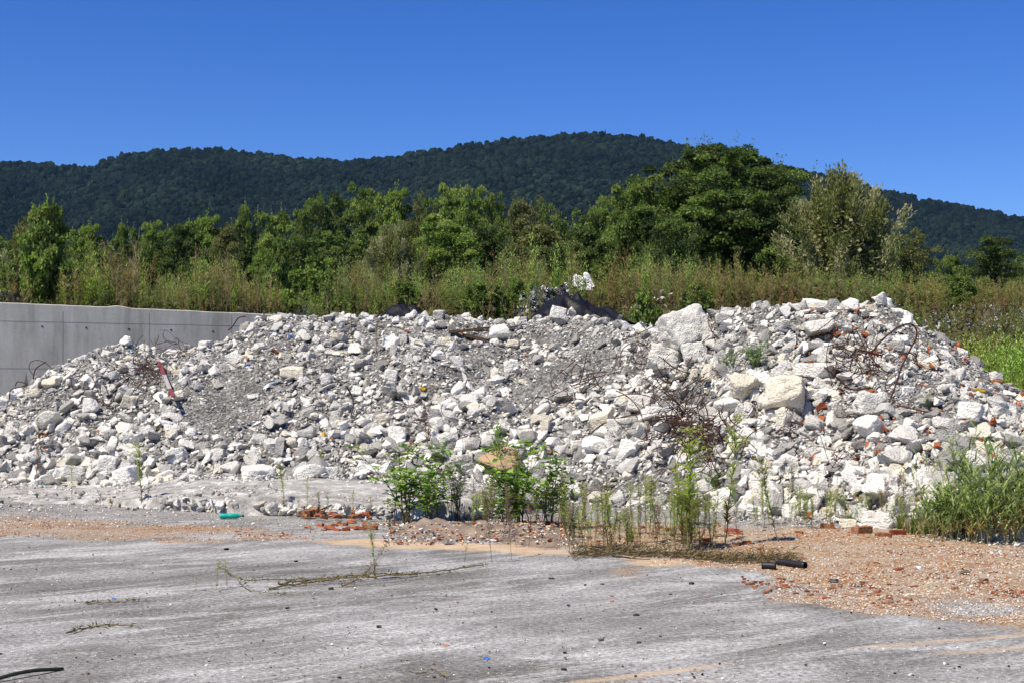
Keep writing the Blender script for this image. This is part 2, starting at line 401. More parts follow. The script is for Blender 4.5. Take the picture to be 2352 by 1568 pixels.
def gcol(x, y):
    nz = fbm2(x, y, .9, 4, 1.0); nz2 = fbm2(x, y, .25, 3, 4.0)
    br = smooth(-1.0, .7, inpoly(x, y, G_BRICK) + 1.2 * nz)
    lf = smooth(-.7, .7, inpoly(x, y, G_LEFT) + .8 * nz) * .62
    sand = np.maximum(smooth(-.25, .35, inpoly(x, y, G_SAND) + .35 * nz), smooth(-.2, .4, inpoly(x, y, G_SAND2) + .3 * nz))
    tr = np.maximum(np.exp(-(pline_dist(x, y, TR1) / .09) ** 2), .8 * np.exp(-(pline_dist(x, y, TR2) / .12) ** 2)) * np.clip(.45 + .9 * nz, 0, 1)
    grey = smooth(-.5, .5, inpoly(x, y, G_GREY) + .4 * nz)
    dk = np.maximum(np.exp(-(pline_dist(x, y, [(120, 1352), (330, 1334), (600, 1300), (1010, 1264)]) / .28) ** 2), .8 * np.exp(-(pline_dist(x, y, [(450, 1322), (800, 1306), (1020, 1282)]) / .7) ** 2)) * np.clip(.8 + .7 * nz, 0, 1)
    dk = np.maximum(dk, .5 * np.exp(-(pline_dist(x, y, [(-100, 1400), (300, 1385), (700, 1372)]) / .6) ** 2) * np.clip(.6 + nz, 0, 1)); grey = grey - dk * (grey < .3)
    return np.stack([np.maximum(br, lf), np.maximum(sand, tr * .7), grey], -1)
def gz(x, y):
    nr = (y < 60) & (y > 3)
    br = smooth(-.9, .5, inpoly(x, y, G_BRICK))
    return np.where(nr, .012 * fbm2(x, y, .7, 3, 9.0) + .035 * br * fbm2(x, y, 2.2, 3, 6.), 0)
mg, tg, bgp = mat("yard_surface", rough=.92, spec=.15); n = N(tg)
a = n.new("ShaderNodeAttribute"); a.attribute_name = 'Col'
sep = n.new("ShaderNodeSeparateColor"); n.l(a.outputs['Color'], sep.inputs[0])
pos = n.new("ShaderNodeNewGeometry").outputs['Position']
def rotmap(scale, ang):
    m1 = n.new("ShaderNodeMapping"); m1.vector_type = 'POINT'; m1.inputs['Rotation'].default_value = (0, 0, math.radians(ang))
    m2 = n.new("ShaderNodeMapping"); m2.inputs['Scale'].default_value = scale
    n.l(pos, m1.inputs[0]); n.l(m1.outputs[0], m2.inputs[0]); return m2.outputs[0]
st1 = n.noise(rotmap((.30, .95, 1), -36), 1.0, 8, .68, .9)
st2 = n.noise(rotmap((.42, 1.5, 1), -36), 1.0, 9, .8, .8)
fin = n.noise(pos, 22, 5, .75)
blot = n.noise(pos, .55, 4, .6)
base = n.ramp(n.mix(.6, st1, blot), [(.34, (.125, .12, .11)), (.47, (.20, .196, .19)), (.60, (.32, .318, .315))])
base = n.mix(n.ramp(st2, [(.485, 0.0), (.62, .72)]), base, (.50, .50, .495))
base = n.mix(n.ramp(st2, [(.30, .5), (.42, .0)]), base, (.085, .08, .072))
base = n.mix(n.math('MULTIPLY', sep.outputs[2], -.72, True), base, (.055, .052, .047))
base = n.mix(1.0, base, n.ramp(fin, [(.34, .45), (.5, 1.0), (.66, 1.6)]), 'MULTIPLY')
spv = n.new("ShaderNodeTexVoronoi"); spv.inputs['Scale'].default_value = 34; n.l(pos, spv.inputs['Vector'])
spr = n.new("ShaderNodeSeparateColor"); n.l(spv.outputs['Color'], spr.inputs[0])
spot = n.math('MULTIPLY', n.ramp(spv.outputs['Distance'], [(.16, 1.0), (.28, 0.0)]), n.ramp(n.math('ADD', spr.outputs[0], n.math('MULTIPLY', st1, .6)), [(1.0, 0.0), (1.06, 1.0)]))
base = n.mix(spot, base, (.72, .72, .70))
# brick and limestone gravel
gv = n.new("ShaderNodeTexVoronoi"); gv.inputs['Scale'].default_value = 30; n.l(pos, gv.inputs['Vector'])
gs = n.new("ShaderNodeSeparateColor"); n.l(gv.outputs['Color'], gs.inputs[0])
big = n.noise(rotmap((.5, 1.3, 1), -10), 1.1, 5, .7)
orange = n.ramp(n.math('MULTIPLY', n.math('ADD', n.math('MULTIPLY', gs.outputs[0], .5), n.math('MULTIPLY', big, 1.1)), .75), [(.42, (.50, .44, .36)), (.58, (.47, .37, .26)), (.68, (.45, .27, .14)), (.82, (.38, .17, .07))])
orange = n.mix(1.0, orange, n.ramp(gv.outputs['Distance'], [(.0, 1.1), (.55, .62)]), 'MULTIPLY')
edge = n.math('ADD', sep.outputs[0], n.math('MULTIPLY', n.math('SUBTRACT', fin, .5), 1.5))
base = n.mix(n.ramp(edge, [(.30, 0.0), (.62, 1.0)]), base, orange)
grey = n.mix(1.0, n.ramp(n.noise(pos, 1.6, 5, .7), [(.35, (.30, .29, .27)), (.62, (.47, .46, .44))]), n.ramp(gv.outputs['Distance'], [(.0, 1.15), (.5, .55)]), 'MULTIPLY')
base = n.mix(n.ramp(n.math('ADD', sep.outputs[2], n.math('MULTIPLY', n.math('SUBTRACT', fin, .5), 1.2)), [(.3, 0.0), (.7, 1.0)]), base, grey)
sandc = n.ramp(n.noise(pos, 3, 4, .6), [(.35, (.42, .30, .19)), (.65, (.55, .43, .30))])
base = n.mix(n.ramp(n.math('ADD', sep.outputs[1], n.math('MULTIPLY', n.math('SUBTRACT', fin, .5), .8)), [(.25, 0.0), (.8, .95)]), base, sandc)
n.l(n.mix(1.0, base, (1.0, 1.0, .985), 'MULTIPLY'), bgp.inputs['Base Color'])
n.bump(bgp, n.math('ADD', fin, n.math('MULTIPLY', gv.outputs['Distance'], .5)), .7, .02)
tag(put('ground', grid(gxs, gys, gz, gcol), mg, smooth_=True), "grey weathered concrete yard with brick gravel on its right side", "ground", kind='structure')

# ------------------------------------------------------------------ rubble mound body of fines
mxs = np.arange(-650, 3000, 6.0); mys = np.arange(17.5, 46, .085)
mm, tm, bm_ = mat("rubble_fines", rough=.96, spec=.1); n = N(tm)
pos = n.new("ShaderNodeNewGeometry").outputs['Position']
gv1 = n.new("ShaderNodeTexVoronoi"); gv1.inputs['Scale'].default_value = 17; n.l(pos, gv1.inputs['Vector'])
gs1 = n.new("ShaderNodeSeparateColor"); n.l(gv1.outputs['Color'], gs1.inputs[0])
n1 = n.noise(pos, 1.1, 5, .65); n2 = n.noise(pos, 30, 4, .7)
c = n.ramp(n.math('ADD', n.math('MULTIPLY', gs1.outputs[0], .45), n.math('MULTIPLY', n1, .7)), [(.35, (.082, .08, .075)), (.60, (.185, .18, .17)), (.85, (.34, .335, .315))])
c = n.mix(1.0, c, n.ramp(n2, [(.3, .6), (.55, 1.05), (.75, 1.2)]), 'MULTIPLY'); n.l(c, bm_.inputs['Base Color'])
n.bump(bm_, n.math('ADD', n.math('MULTIPLY', gv1.outputs['Distance'], -1.0), n.math('MULTIPLY', n2, .4)), .9, .05)
tag(put('rubble_mound', grid(mxs, mys, lambda x, y: mound(x, y) + .02 * fbm2(x, y, 9, 2, 1.), ), mm, smooth_=True),
    "grey fines and dust showing between the stones of the heaps", "rubble", kind='stuff')

# ------------------------------------------------------------------ stones
def tints(n_, mode=None):
    """off-white, cream and grey stones"""
    k = R_(n_); v = unif(.74, 1.32, n_)
    c = np.stack([v, v * .99, v * .965], -1)
    cream = k < .10; c[cream] *= (1.03, .99, .88)
    grey = (k > .70); c[grey] *= .52
    return np.clip(c, 0, 1.4)
def density(px, py):
    """how stony the heap looks at a picture position: low over the patches of bare fines"""
    d = np.ones_like(px)
    for (a, b, ra, rb, ang, lo) in [(500, 945, 85, 75, -20, .10), (1265, 868, 120, 32, -33, .02), (1095, 830, 45, 40, 40, .2), (560, 880, 70, 50, 0, .35), (640, 815, 50, 30, 0, .35),
                                    (230, 805, 60, 25, -20, .45), (2130, 900, 70, 60, 10, .3), (2060, 740, 120, 32, 25, .3), (1690, 720, 90, 22, 0, .5), (1370, 800, 60, 50, 0, .5), (1180, 900, 60, 30, -40, .4),
                                    (2260, 870, 90, 22, 38, .4), (870, 760, 70, 40, 0, .5), (1480, 1120, 170, 35, 0, .35), (1600, 1015, 95, 30, 12, .25), (1560, 915, 80, 22, 10, .4), (340, 880, 55, 35, -35, .4), (430, 970, 40, 40, 0, .35), (600, 1000, 60, 40, 0, .5)]:
        t = math.radians(ang); dx = (px - a) * math.cos(t) + (py - b) * math.sin(t); dy = -(px - a) * math.sin(t) + (py - b) * math.cos(t)
        e = np.exp(-((dx / ra) ** 2 + (dy / rb) ** 2) ** 1.5); d = d * (1 - (1 - lo) * e)
    return d
def sample_mound(n_):
    px = unif(-420, 3050, n_); yf = gy(P(px, FTX, FTY)); yc = P(px, CYX, CYY)
    t = unif(-.03, 1.16, n_); Y = yf + (yc - yf) * t; x = X(px, Y)
    z = mound(x, Y); a, b = proj(x, Y, z); return np.stack([x, Y, z], 1), a, b, t
def orient(p, tilt=.5, al=.6):
    nn = slope_n(p); nn = unit(nn * al + np.array([0, 0, 1 - al]) + rng.normal(size=nn.shape) * tilt * .5)
    return np.einsum('nij,njk->nik', frames(nn), rotz(unif(0, 6.28, len(p))))
def rp(sub, k, **kw):
    out = []
    for i in range(k):
        d = (1, unif(.62, .95), unif(.45, .8)); v, f = rock(sub, 1000 * sub + i, planes=int(unif(8, 14)), sharp=unif(12, 30), dims=d, **kw); out.append((v, None, f, None))
    return out
g = Geo()
# middling stones
p, a, b, t = sample_mound(38000); dn = density(a, b)
k = R_(len(p)) < dn * (.8 + .2 * smooth(.9, .3, t)); p, t, dn, a_k = p[k], t[k], dn[k], a[k]
s = np.clip(.040 * (1 - R_(len(p))) ** -.50, .04, .24) * (.84 + .34 * smooth(.75, .0, t)) * (.75 + .25 * dn)
p[:, 2] += s * unif(.0, .75, len(p)); 
tc_ = tints(len(p)); og = (R_(len(p)) < np.where(a_k > 1850, .095, .004)) & (s < .15); tc_[og] = np.array([.62, .20, .085]) * unif(.7, 1.2, og.sum())[:, None]; s[og] *= .85; p[og, 2] += s[og] * .35
scatter(g, rp(2, 26, rough=.12), p, orient(p, .8), s, tc_)
# small stones
p, a, b, t = sample_mound(33000); dn = density(a, b); k = R_(len(p)) < .25 + .5 * dn; p = p[k]
s = unif(.022, .05, len(p)); p[:, 2] += s * unif(-.2, .5, len(p)); scatter(g, rp(1, 20, rough=.12), p, orient(p, .8), s, tints(len(p)) * unif(.6, 1.1, len(p))[:, None])
# chips
p, a, b, t = sample_mound(46000); s = unif(.010, .024, len(p)); p[:, 2] += s * .3
scatter(g, rp(0, 12, rough=.2), p, orient(p, 1), s, tints(len(p)) * unif(.35, .8, len(p))[:, None])
# stones spilled in front of the foot
m = 3800; px = unif(-150, 2450, m); off = rng.exponential(.7, m); Y = gy(P(px, FTX, FTY)) - off + .3; Y = np.maximum(Y, 17.5)
p = np.stack([X(px, Y), Y, np.zeros(m)], 1); s = np.clip(unif(.012, .05, m) * np.exp(-off * .25) * unif(.6, 1.5, m), .01, .09); p[:, 2] = s * .3 + .0
zz = mound(p[:, 0], p[:, 1]); p[:, 2] = np.maximum(zz, 0) + s * .3
SLAB = gpoly([(-0, 1150), (150, 1156), (300, 1164), (395, 1171), (450, 1174), (520, 1180), (600, 1182), (700, 1187), (860, 1191), (1000, 1195), (1150, 1190), (1260, 1176), (1300, 1100), (0, 1100)])
def slab_h(x, y): return .27 * smooth(-.02, .1, inpoly(x, y, SLAB)) * P(CX + F * x / y, [0, 250, 480, 1180, 1300], [0.05, .30, 1, 1, .3])
p[:, 2] += slab_h(p[:, 0], p[:, 1]) * (zz < .25)
scatter(g, rp(1, 16, rough=.12), p, orient(p, .6, 0), s, tints(m))
m = 900; px = unif(-60, 1250, m); Y = gy(unif(1112, 1175, m)); s = unif(.015, .06, m) * unif(.5, 1.3, m); p = np.stack([X(px, Y), Y, s * 0], 1); p[:, 2] = np.maximum(slab_h(p[:, 0], p[:, 1]), 0) + s * .3
scatter(g, rp(2, 8, rough=.12), p, orient(p, .6, 0), s, tints(m))
m = 520; px = unif(330, 1180, m); Y = gy(P(px, [300, 395, 450, 520, 600, 700, 860, 1000, 1150, 1260], [1164, 1171, 1174, 1180, 1182, 1187, 1191, 1195, 1190, 1176])) + rng.normal(.12, .13, m); s = unif(.03, .13, m)
p = np.stack([X(px, Y), Y, unif(.0, .20, m)], 1); scatter(g, rp(2, 10, rough=.12), p, orient(p, .6, 0), s, tints(m))
tag(put('rubble', g, M_rub), "countless small pale broken concrete stones covering the heaps", "rubble", kind='stuff')

# individually placed chunks: a shared set of shapes
def chunk_mesh(i, box, dims, rough=.05, sub=4, sharp=22, planes=9, m=M_chunk, name='concrete_chunk'):
    g = Geo(); v, f = rock(sub, 5000 + i, planes=planes, sharp=sharp, rough=rough, box=box, dims=dims); g.add(v, None, f); return to_mesh(name, g, m, True)
R3 = np.random.default_rng(99)
CH = {'block': [chunk_mesh(i, .6, (1, .9, R3.uniform(.75, .95)), .085, sharp=16, planes=11) for i in range(7)],
      'lump': [chunk_mesh(20 + i, 0, (1, .85, R3.uniform(.7, .85)), .07, sharp=14, planes=13) for i in range(8)],
      'slab': [chunk_mesh(40 + i, .5, (1, .8, R3.uniform(.42, .52)), .06, sharp=26, planes=7) for i in range(6)]}
TINT = {'white': (1.26, 1.25, 1.2), 'cream': (1.15, 1.07, .90), 'grey': (.72, .71, .68), 'pale': (1.06, 1.05, 1.0), 'dark': (.42, .41, .40), 'tan': (.80, .56, .36)}
def place_chunk(cx, cy, wpx, hpx, shape, tint, label, group=None, yaw=None, roll=None, i=None, fn=mound):
    pt = hit([cx], [min(cy + hpx * .30, 1300)], fn)[0]
    if np.isnan(pt[0]):
        pt = hit([cx], [cy + hpx * .75], fn)[0]
    if np.isnan(pt[0]): return None
    sc_ = wpx * pt[1] / F * .5
    me = CH[shape][int(R_() * len(CH[shape])) if i is None else i % len(CH[shape])]
    dz = {'block': .85, 'lump': .78, 'slab': .5}[shape]
    sz = np.clip(hpx / (wpx * dz), .7, 1.6)
    yaw = unif(-.6, .6) + (math.pi if R_() < .5 else 0) if yaw is None else yaw
    roll = unif(-.30, .30) if roll is None else roll
    tiltb = unif(-.3, .15)
    z = CAM_H + (HY - cy) / F * pt[1]
    z = min(z, max(float(fn(X(cx, pt[1]), pt[1] + sc_ * .15)), 0) + sc_ * dz * (.75 if group is None and label in BIGL else .45))
    if label in BIGL: sc_ *= 1.12 if cx > 1340 else 1.0; pt = pt + np.array([0, -sc_ * .65, 0])
    o = link('concrete_chunk', me, loc=(X(cx, pt[1]), pt[1] + sc_ * .15, z))
    Rm = Matrix.Rotation(roll, 4, 'Y') @ Matrix.Rotation(tiltb, 4, 'X') @ Matrix.Rotation(yaw, 4, 'Z')
    o.rotation_euler = Rm.to_euler(); o.scale = (sc_ * 1.0, sc_ * unif(.8, 1.05), sc_ * sz)
    j = unif(.93, 1.07); c = TINT[tint]; o.color = (c[0] * j, c[1] * j, c[2] * j, 1)
    tag(o, label, 'concrete chunk', group or 'concrete chunks on the rubble heaps'); return o
BIG = [  # x, y, width, height, shape, tint, roll, label
 (1573, 765, 100, 76, 'block', 'pale', -.38, "largest tilted concrete slab, pale, at the notch between the two heaps"),
 (1703, 890, 88, 64, 'lump', 'cream', .1, "large cream lump beside the square cream block on the right heap"),
 (1678, 928, 70, 46, 'lump', 'pale', 0, "pale lump just below the large cream lump above the rebar tangle"),
 (1803, 906, 80, 66, 'block', 'cream', .06, "square cream concrete block with rust stains in the right heap"),
 (1758, 868, 40, 70, 'slab', 'white', 1.1, "upright white slab leaning on the square cream block"),
 (2000, 930, 62, 46, 'block', 'pale', .2, "pale block below the big rusty wire loop"),
 (2004, 980, 62, 58, 'slab', 'white', .75, "wedge of broken wall with a rusty edge line, right heap"),
 (2228, 947, 54, 38, 'block', 'white', .15, "smooth white block alone in grey fines near the right end"),
 (1802, 824, 60, 42, 'lump', 'cream', .1, "cream rounded chunk beside the green fern on the right heap"),
 (1873, 850, 78, 32, 'slab', 'white', .05, "long flat white slab above the square cream block"),
 (1913, 960, 34, 36, 'lump', 'pale', 0, "small round pale chunk left of the wedge with rusty edge"),
 (1877, 707, 68, 34, 'slab', 'white', .05, "long flat white slab on the crest of the right heap"),
 (1961, 694, 44, 28, 'lump', 'white', .2, "white block on the right heap crest, beside the summit stone"),
 (2022, 682, 40, 26, 'lump', 'white', .25, "summit stone, white, highest of the right heap"),
 (1881, 752, 60, 28, 'slab', 'pale', -.15, "pale slab with dark hollow under it next to an orange brick"),
 (2033, 1118, 66, 48, 'block', 'white', .3, "big white angular block left of the reeds on the lower slope"),
 (2023, 1202, 66, 44, 'block', 'white', .15, "white boulder standing on the gravel in front of the reeds"),
 (1990, 1205, 28, 26, 'lump', 'white', 0, "small white stone touching the boulder in front of the reeds"),
 (1673, 1138, 74, 46, 'lump', 'white', .1, "big white rounded boulder at the foot of the right heap"),
 (1530, 830, 68, 54, 'block', 'pale', .3, "pale block just below the largest tilted slab"),
 (1597, 812, 50, 44, 'block', 'pale', -.2, "pale block tucked under the right end of the largest slab"),
 (1471, 926, 50, 44, 'block', 'pale', .1, "pale block at the left end of the central rebar tangle"),
 (1381, 965, 52, 36, 'slab', 'cream', -.45, "cream slab tilted up to the right in the dip"),
 (1432, 984, 60, 48, 'block', 'pale', -.1, "pale block right of the tilted cream slab"),
 (1373, 1023, 60, 40, 'lump', 'white', -.1, "white lump below the tilted cream slab"),
 (1446, 1027, 44, 32, 'block', 'white', .2, "white block left of the densest rusty wires"),
 (1510, 952, 70, 32, 'slab', 'white', .05, "flat white slab with wires across it in the central tangle"),
 (1560, 860, 38, 44, 'slab', 'grey', 1.0, "upright grey slab above the central rebar tangle"),
 (1637, 858, 42, 40, 'block', 'cream', .2, "cream block with rusty underside above the rebar tangle"),
 (1687, 1011, 32, 40, 'lump', 'white', .1, "white egg-shaped stone right of the densest rusty wires"),
 (1668, 955, 48, 36, 'lump', 'white', .1, "white lump at the right end of the rebar tangle"),
 (1282, 714, 38, 30, 'block', 'white', .2, "white block on the crest in front of the black sheet"),
 (1469, 742, 24, 26, 'slab', 'white', .9, "small pointed white stone in the notch beside the leafy bush"),
 (1145, 763, 58, 40, 'lump', 'white', .1, "white lump beside the dark rotten plank below the crest"),
 (896, 786, 42, 28, 'slab', 'white', .1, "smooth square white slab lying on the middle heap"),
 (674, 856, 54, 34, 'slab', 'cream', 0, "cream slab on the upper slope of the middle heap"),
 (702, 1091, 82, 54, 'lump', 'white', .05, "biggest white boulder at the foot of the middle heap"),
 (758, 1089, 32, 50, 'block', 'white', .1, "upright white block right of the biggest foot boulder"),
 (806, 1096, 66, 40, 'lump', 'white', .1, "low white boulder left of the leafy bush at the heap foot"),
 (843, 1066, 46, 38, 'block', 'pale', .2, "pale block just behind the leafy bush"),
 (911, 1000, 44, 34, 'block', 'white', -.1, "white block above the tip of the leafy bush"),
 (822, 898, 26, 26, 'block', 'white', .1, "small square white block in the middle of the long heap"),
 (1110, 902, 58, 34, 'lump', 'white', -.1, "white lump at the left edge of the smooth grey ramp"),
 (1090, 938, 38, 38, 'lump', 'cream', .2, "cream stone below the white lump by the grey ramp"),
 (1005, 815, 42, 24, 'lump', 'white', .1, "white oval stone on the upper middle heap"),
 (898, 862, 30, 26, 'block', 'white', .1, "small white block below the smooth square slab"),
 (696, 1016, 40, 30, 'lump', 'white', .1, "white stone beside the yellow rag on the lower slope"),
 (1008, 715, 26, 26, 'block', 'grey', .1, "grey stone alone on the crest of the middle heap"),
 (638, 712, 36, 22, 'lump', 'white', .1, "white stone on the crest where the wall ends"),
 (604, 716, 34, 18, 'lump', 'white', 0, "flatter white stone on the crest against the wall end"),
 (1069, 745, 28, 26, 'lump', 'cream', .1, "cream round stone left of the rotten plank"),
 (105, 965, 78, 42, 'lump', 'pale', .05, "large pale boulder on the left heap"),
 (210, 930, 52, 46, 'lump', 'white', -.2, "white lump left of the left rebar tangle"),
 (321, 960, 40, 34, 'lump', 'white', .2, "white lump under the left rebar tangle"),
 (364, 968, 28, 24, 'lump', 'white', .1, "small white stone below the striped pole"),
 (248, 1066, 46, 40, 'block', 'white', .1, "white block low on the left heap"),
 (292, 1090, 56, 40, 'block', 'white', -.15, "big white block at the foot of the left heap"),
 (251, 1114, 28, 22, 'block', 'pale', .2, "small pale block rolled out on the gravel, left"),
 (14, 1068, 34, 38, 'lump', 'white', .3, "white boulder cut by the left picture edge"),
 (10, 1014, 30, 36, 'lump', 'dark', 0, "dark grey stone at the left picture edge"),
 (291, 781, 44, 20, 'lump', 'white', .05, "white stone topping the left hump before the wall"),
 (537, 822, 38, 34, 'slab', 'pale', -.7, "pale slab leaning on the rise right of the left tangle"),
 (590, 1092, 74, 44, 'block', 'white', .05, "long white boulder at the heap foot, left of the biggest one"),
 (531, 1075, 56, 34, 'lump', 'pale', .1, "pale boulder at the foot of the heap behind the slab lip"),
 (367, 1098, 42, 36, 'lump', 'cream', .1, "cream stone at the foot right of the left foot block"),
 (203, 1060, 48, 32, 'lump', 'pale', .1, "pale lump left of the white block low on the left heap"),
 (170, 1087, 52, 30, 'block', 'pale', .1, "flat pale block at the foot of the left heap"),
 (506, 1116, 32, 22, 'block', 'grey', .2, "grey block rolled out onto the slab"),
 (293, 924, 34, 28, 'block', 'cream', .3, "cream block caught in the left rebar tangle"),
 (407, 857, 24, 20, 'slab', 'cream', -.3, "small cream slab beside the striped pole"),
 (119, 878, 38, 24, 'slab', 'cream', -.1, "cream slab high on the left shoulder of the heap"),
 (1150, 1098, 34, 34, 'lump', 'dark', .1, "dark grey round boulder right of the tan boulder foot"),
 (1030, 1070, 40, 30, 'lump', 'grey', .1, "grey boulder behind the leafy bush"),
 (1162, 1052, 128, 66, 'lump', 'tan', .12, "tan sandstone boulder between the two leafy bushes"),
 (1940, 838, 44, 30, 'slab', 'pale', .2, "pale slab left of the big rusty wire loop"),
 (2068, 782, 40, 20, 'slab', 'white', 0, "flat white slab inside the big rusty wire loop"),
 (2085, 1040, 36, 30, 'lump', 'white', 0, "white lump beside the orange brick bits near the reeds"),
 (1768, 1130, 60, 70, 'slab', 'white', .9, "upright white slab near the foot of the right heap"),
 (1740, 1175, 44, 30, 'block', 'white', .1, "white block on the gravel at the right heap foot"),
 (1860, 1130, 50, 36, 'lump', 'white', .1, "white lump among the weeds at the right heap foot"),
]
boxes = []; BIGL = {b[-1] for b in BIG}
for (cx, cy, w_, h_, sh, ti, roll, lab) in BIG:
    o = place_chunk(cx, cy, w_, h_, sh, ti, lab, roll=roll, i={1573: 3, 1803: 5}.get(cx), yaw={1573: .35, 1803: -.3}.get(cx)); boxes.append((cx, cy, w_ * .5, h_ * .5))
    if o: o.name = 'sandstone_boulder' if ti == 'tan' else 'concrete_chunk'
def zone(x, t):
    a = "left hump" if x < 420 else "long middle heap" if x < 1230 else "dip between the heaps" if x < 1500 else "right heap's left flank" if x < 1760 else "right heap's middle" if x < 2050 else "right heap's far end"
    b = "at the foot of the" if t < .2 else "on the lower slope of the" if t < .55 else "on the upper slope of the" if t < .88 else "along the crest of the"
    return b + " " + a
cnt = 0; tries = 0
while cnt < 218 and tries < 6000:
    tries += 1
    x = unif(0, 2352); yf = gy(P(x, FTX, FTY)); yc = P(x, CYX, CYY); t = R_() ** 1.25 * 1.02
    Y = yf + (yc - yf) * t; zz = float(mound(X(x, Y), Y)); y = float(proj(X(x, Y), Y, zz)[1])
    if R_() > float(density(np.array([x]), np.array([y]))[0]) ** 1.5: continue
    wp = unif(17, 30) * (1.25 if t < .25 else 1) * (1.2 if x > 1500 else 1) * (1 if R_() < .8 else 1.3)
    hp = wp * unif(.62, .9)
    if any(abs(x - a) < (wp * .5 + c) * .8 and abs(y - b) < (hp * .5 + d) * .8 for a, b, c, d in boxes): continue
    sh = ['block', 'lump', 'slab'][int(R_() * 3)]; ti = ['white', 'pale', 'white', 'pale', 'grey', 'cream'][int(R_() * 6)]
    if sh == 'slab': hp *= .75
    nm = {'block': 'angular', 'lump': 'rounded', 'slab': 'flat'}[sh]; tn = {'pale': 'off-white'}.get(ti, ti)
    o = place_chunk(x, y - hp * .15, wp, hp, sh, ti, f"{tn} {nm} concrete chunk {zone(x, t)}")
    boxes.append((x, y, wp * .5, hp * .5)); cnt += 1

# ------------------------------------------------------------------ concrete apron slab under the heap
sx = np.arange(-60, 1330, 4.0); sy = gy(np.arange(1206, 1085, -1.0))
def slab_z(x, y):
    e = slab_h(x, y + .28 * fbm2(x, y, .9, 4, 8.))
    return np.where(e > .005, e * (1 + .25 * fbm2(x, y, .8, 3, 7.)) + .02 * fbm2(x, y, 4, 4, 1.), -.03)
g = Geo(); A = grid(sx, sy, slab_z); 
ms, ts, bs = mat("apron_concrete", rough=.95, spec=.1); n = N(ts)
pos = n.new("ShaderNodeNewGeometry").outputs['Position']
n1 = n.noise(pos, 2.2, 6, .7); n2 = n.noise(pos, 28, 4, .75)
c = n.ramp(n1, [(.36, (.22, .21, .19)), (.50, (.36, .35, .33)), (.66, (.60, .59, .55))])
c = n.mix(1.0, c, n.ramp(n2, [(.30, .55), (.5, 1.0), (.7, 1.15)]), 'MULTIPLY'); n.l(c, bs.inputs['Base Color'])
n.bump(bs, n.math('ADD', n1, n.math('MULTIPLY', n2, .5)), .8, .04)
tag(link('concrete_apron', to_mesh('concrete_apron', A, ms, False)), "broken white edge of a concrete slab at the foot of the heap", "slab", kind='structure')

# ------------------------------------------------------------------ retaining wall
mw, tw, bw = mat("cast_concrete", rough=.85, spec=.15); n = N(tw)
vc = n.coord('Object'); n1 = n.noise(vc, .5, 5, .6); n2 = n.noise(n.coord('Object', (2.5, 2.5, .35)), 1.2, 5, .65); n3 = n.noise(vc, 14, 5, .7)
c = n.ramp(n.mix(.6, n1, n2), [(.36, (.31, .295, .25)), (.48, (.43, .415, .365)), (.62, (.53, .515, .46))])
c = n.mix(1.0, c, n.ramp(n3, [(.27, .6), (.38, .96), (.7, 1.05)]), 'MULTIPLY'); n.l(c, bw.inputs['Base Color']); n.bump(bw, n3, .3, .01)
wl = math.hypot(WX1 - WX0, WY1 - WY0); wa = math.atan2(WY1 - WY0, WX1 - WX0)
wall = tag(link('retaining_wall', None, loc=(WX0, WY0, 0), rot=(0, 0, wa)), "grey cast concrete retaining wall behind the left end of the rubble", "wall")
def boxg(g, x0, x1, y0, y1, z0, z1, c=(1, 1, 1)):
    v = [(x, y, z) for z in (z0, z1) for y in (y0, y1) for x in (x0, x1)]
    g.add(v, [(0, 2, 3, 1), (4, 5, 7, 6), (0, 1, 5, 4), (2, 6, 7, 3), (0, 4, 6, 2), (1, 3, 7, 5)], None, c)
g = Geo()   # wall body with a chipped, uneven top
nx_ = 160; xs_ = np.linspace(0, wl, nx_); top = 4.735 - .0188 * xs_ + .012 * fbm2(xs_, xs_ * 0, 2.0, 4, 2.) + .05 * np.exp(-((xs_ - 9.9) / .25) ** 2)
V = []
for i_, (x_, tz) in enumerate(zip(xs_, top)):
    V += [(x_, 0, -.3), (x_, 0, tz - .02), (x_, .025, tz), (x_, .30, tz), (x_, .30, -.3)]
Q = [(i_ * 5 + k, (i_ + 1) * 5 + k, (i_ + 1) * 5 + k + 1, i_ * 5 + k + 1) for i_ in range(nx_ - 1) for k in range(4)] 
g.add(V, Q + [((nx_ - 1) * 5 + 0, (nx_ - 1) * 5 + 4, (nx_ - 1) * 5 + 3, (nx_ - 1) * 5 + 1)], [((nx_ - 1) * 5 + 3, (nx_ - 1) * 5 + 2, (nx_ - 1) * 5 + 1)])
put('wall_body', g, mw, wall)
M_joint = simple("joint_line", (.31, .305, .285), .95, .1, 0, .3, 5, 0)  # plain darker grey for the thin form joint strips
g = Geo(); 
for zj in (4.08, 2.75, 1.4): boxg(g, .02, wl - .02, -.003, -.0005, zj, zj + .014)
for xj in np.arange(1.0, wl, 2.45): boxg(g, xj, xj + .007, -.006, -.0035, 0, 4.42)
put('form_joint', g, M_joint, wall)
g = Geo(); tube(g, [(0, -.008, 0), (0, .004, 0)], [.033, .033], 10); me = to_mesh('tie_hole', g, simple("tie_hole_dark", (.06, .055, .05), .95, .1))
for xj in np.arange(1.6, wl - .4, 1.23):
    for zj in (3.93, 2.45):
        link('tie_hole', me, wall, loc=(xj + unif(-.04, .04), 0, zj + unif(-.03, .03)), scale=(unif(.7, 1.2), 1, unif(.7, 1.3)))

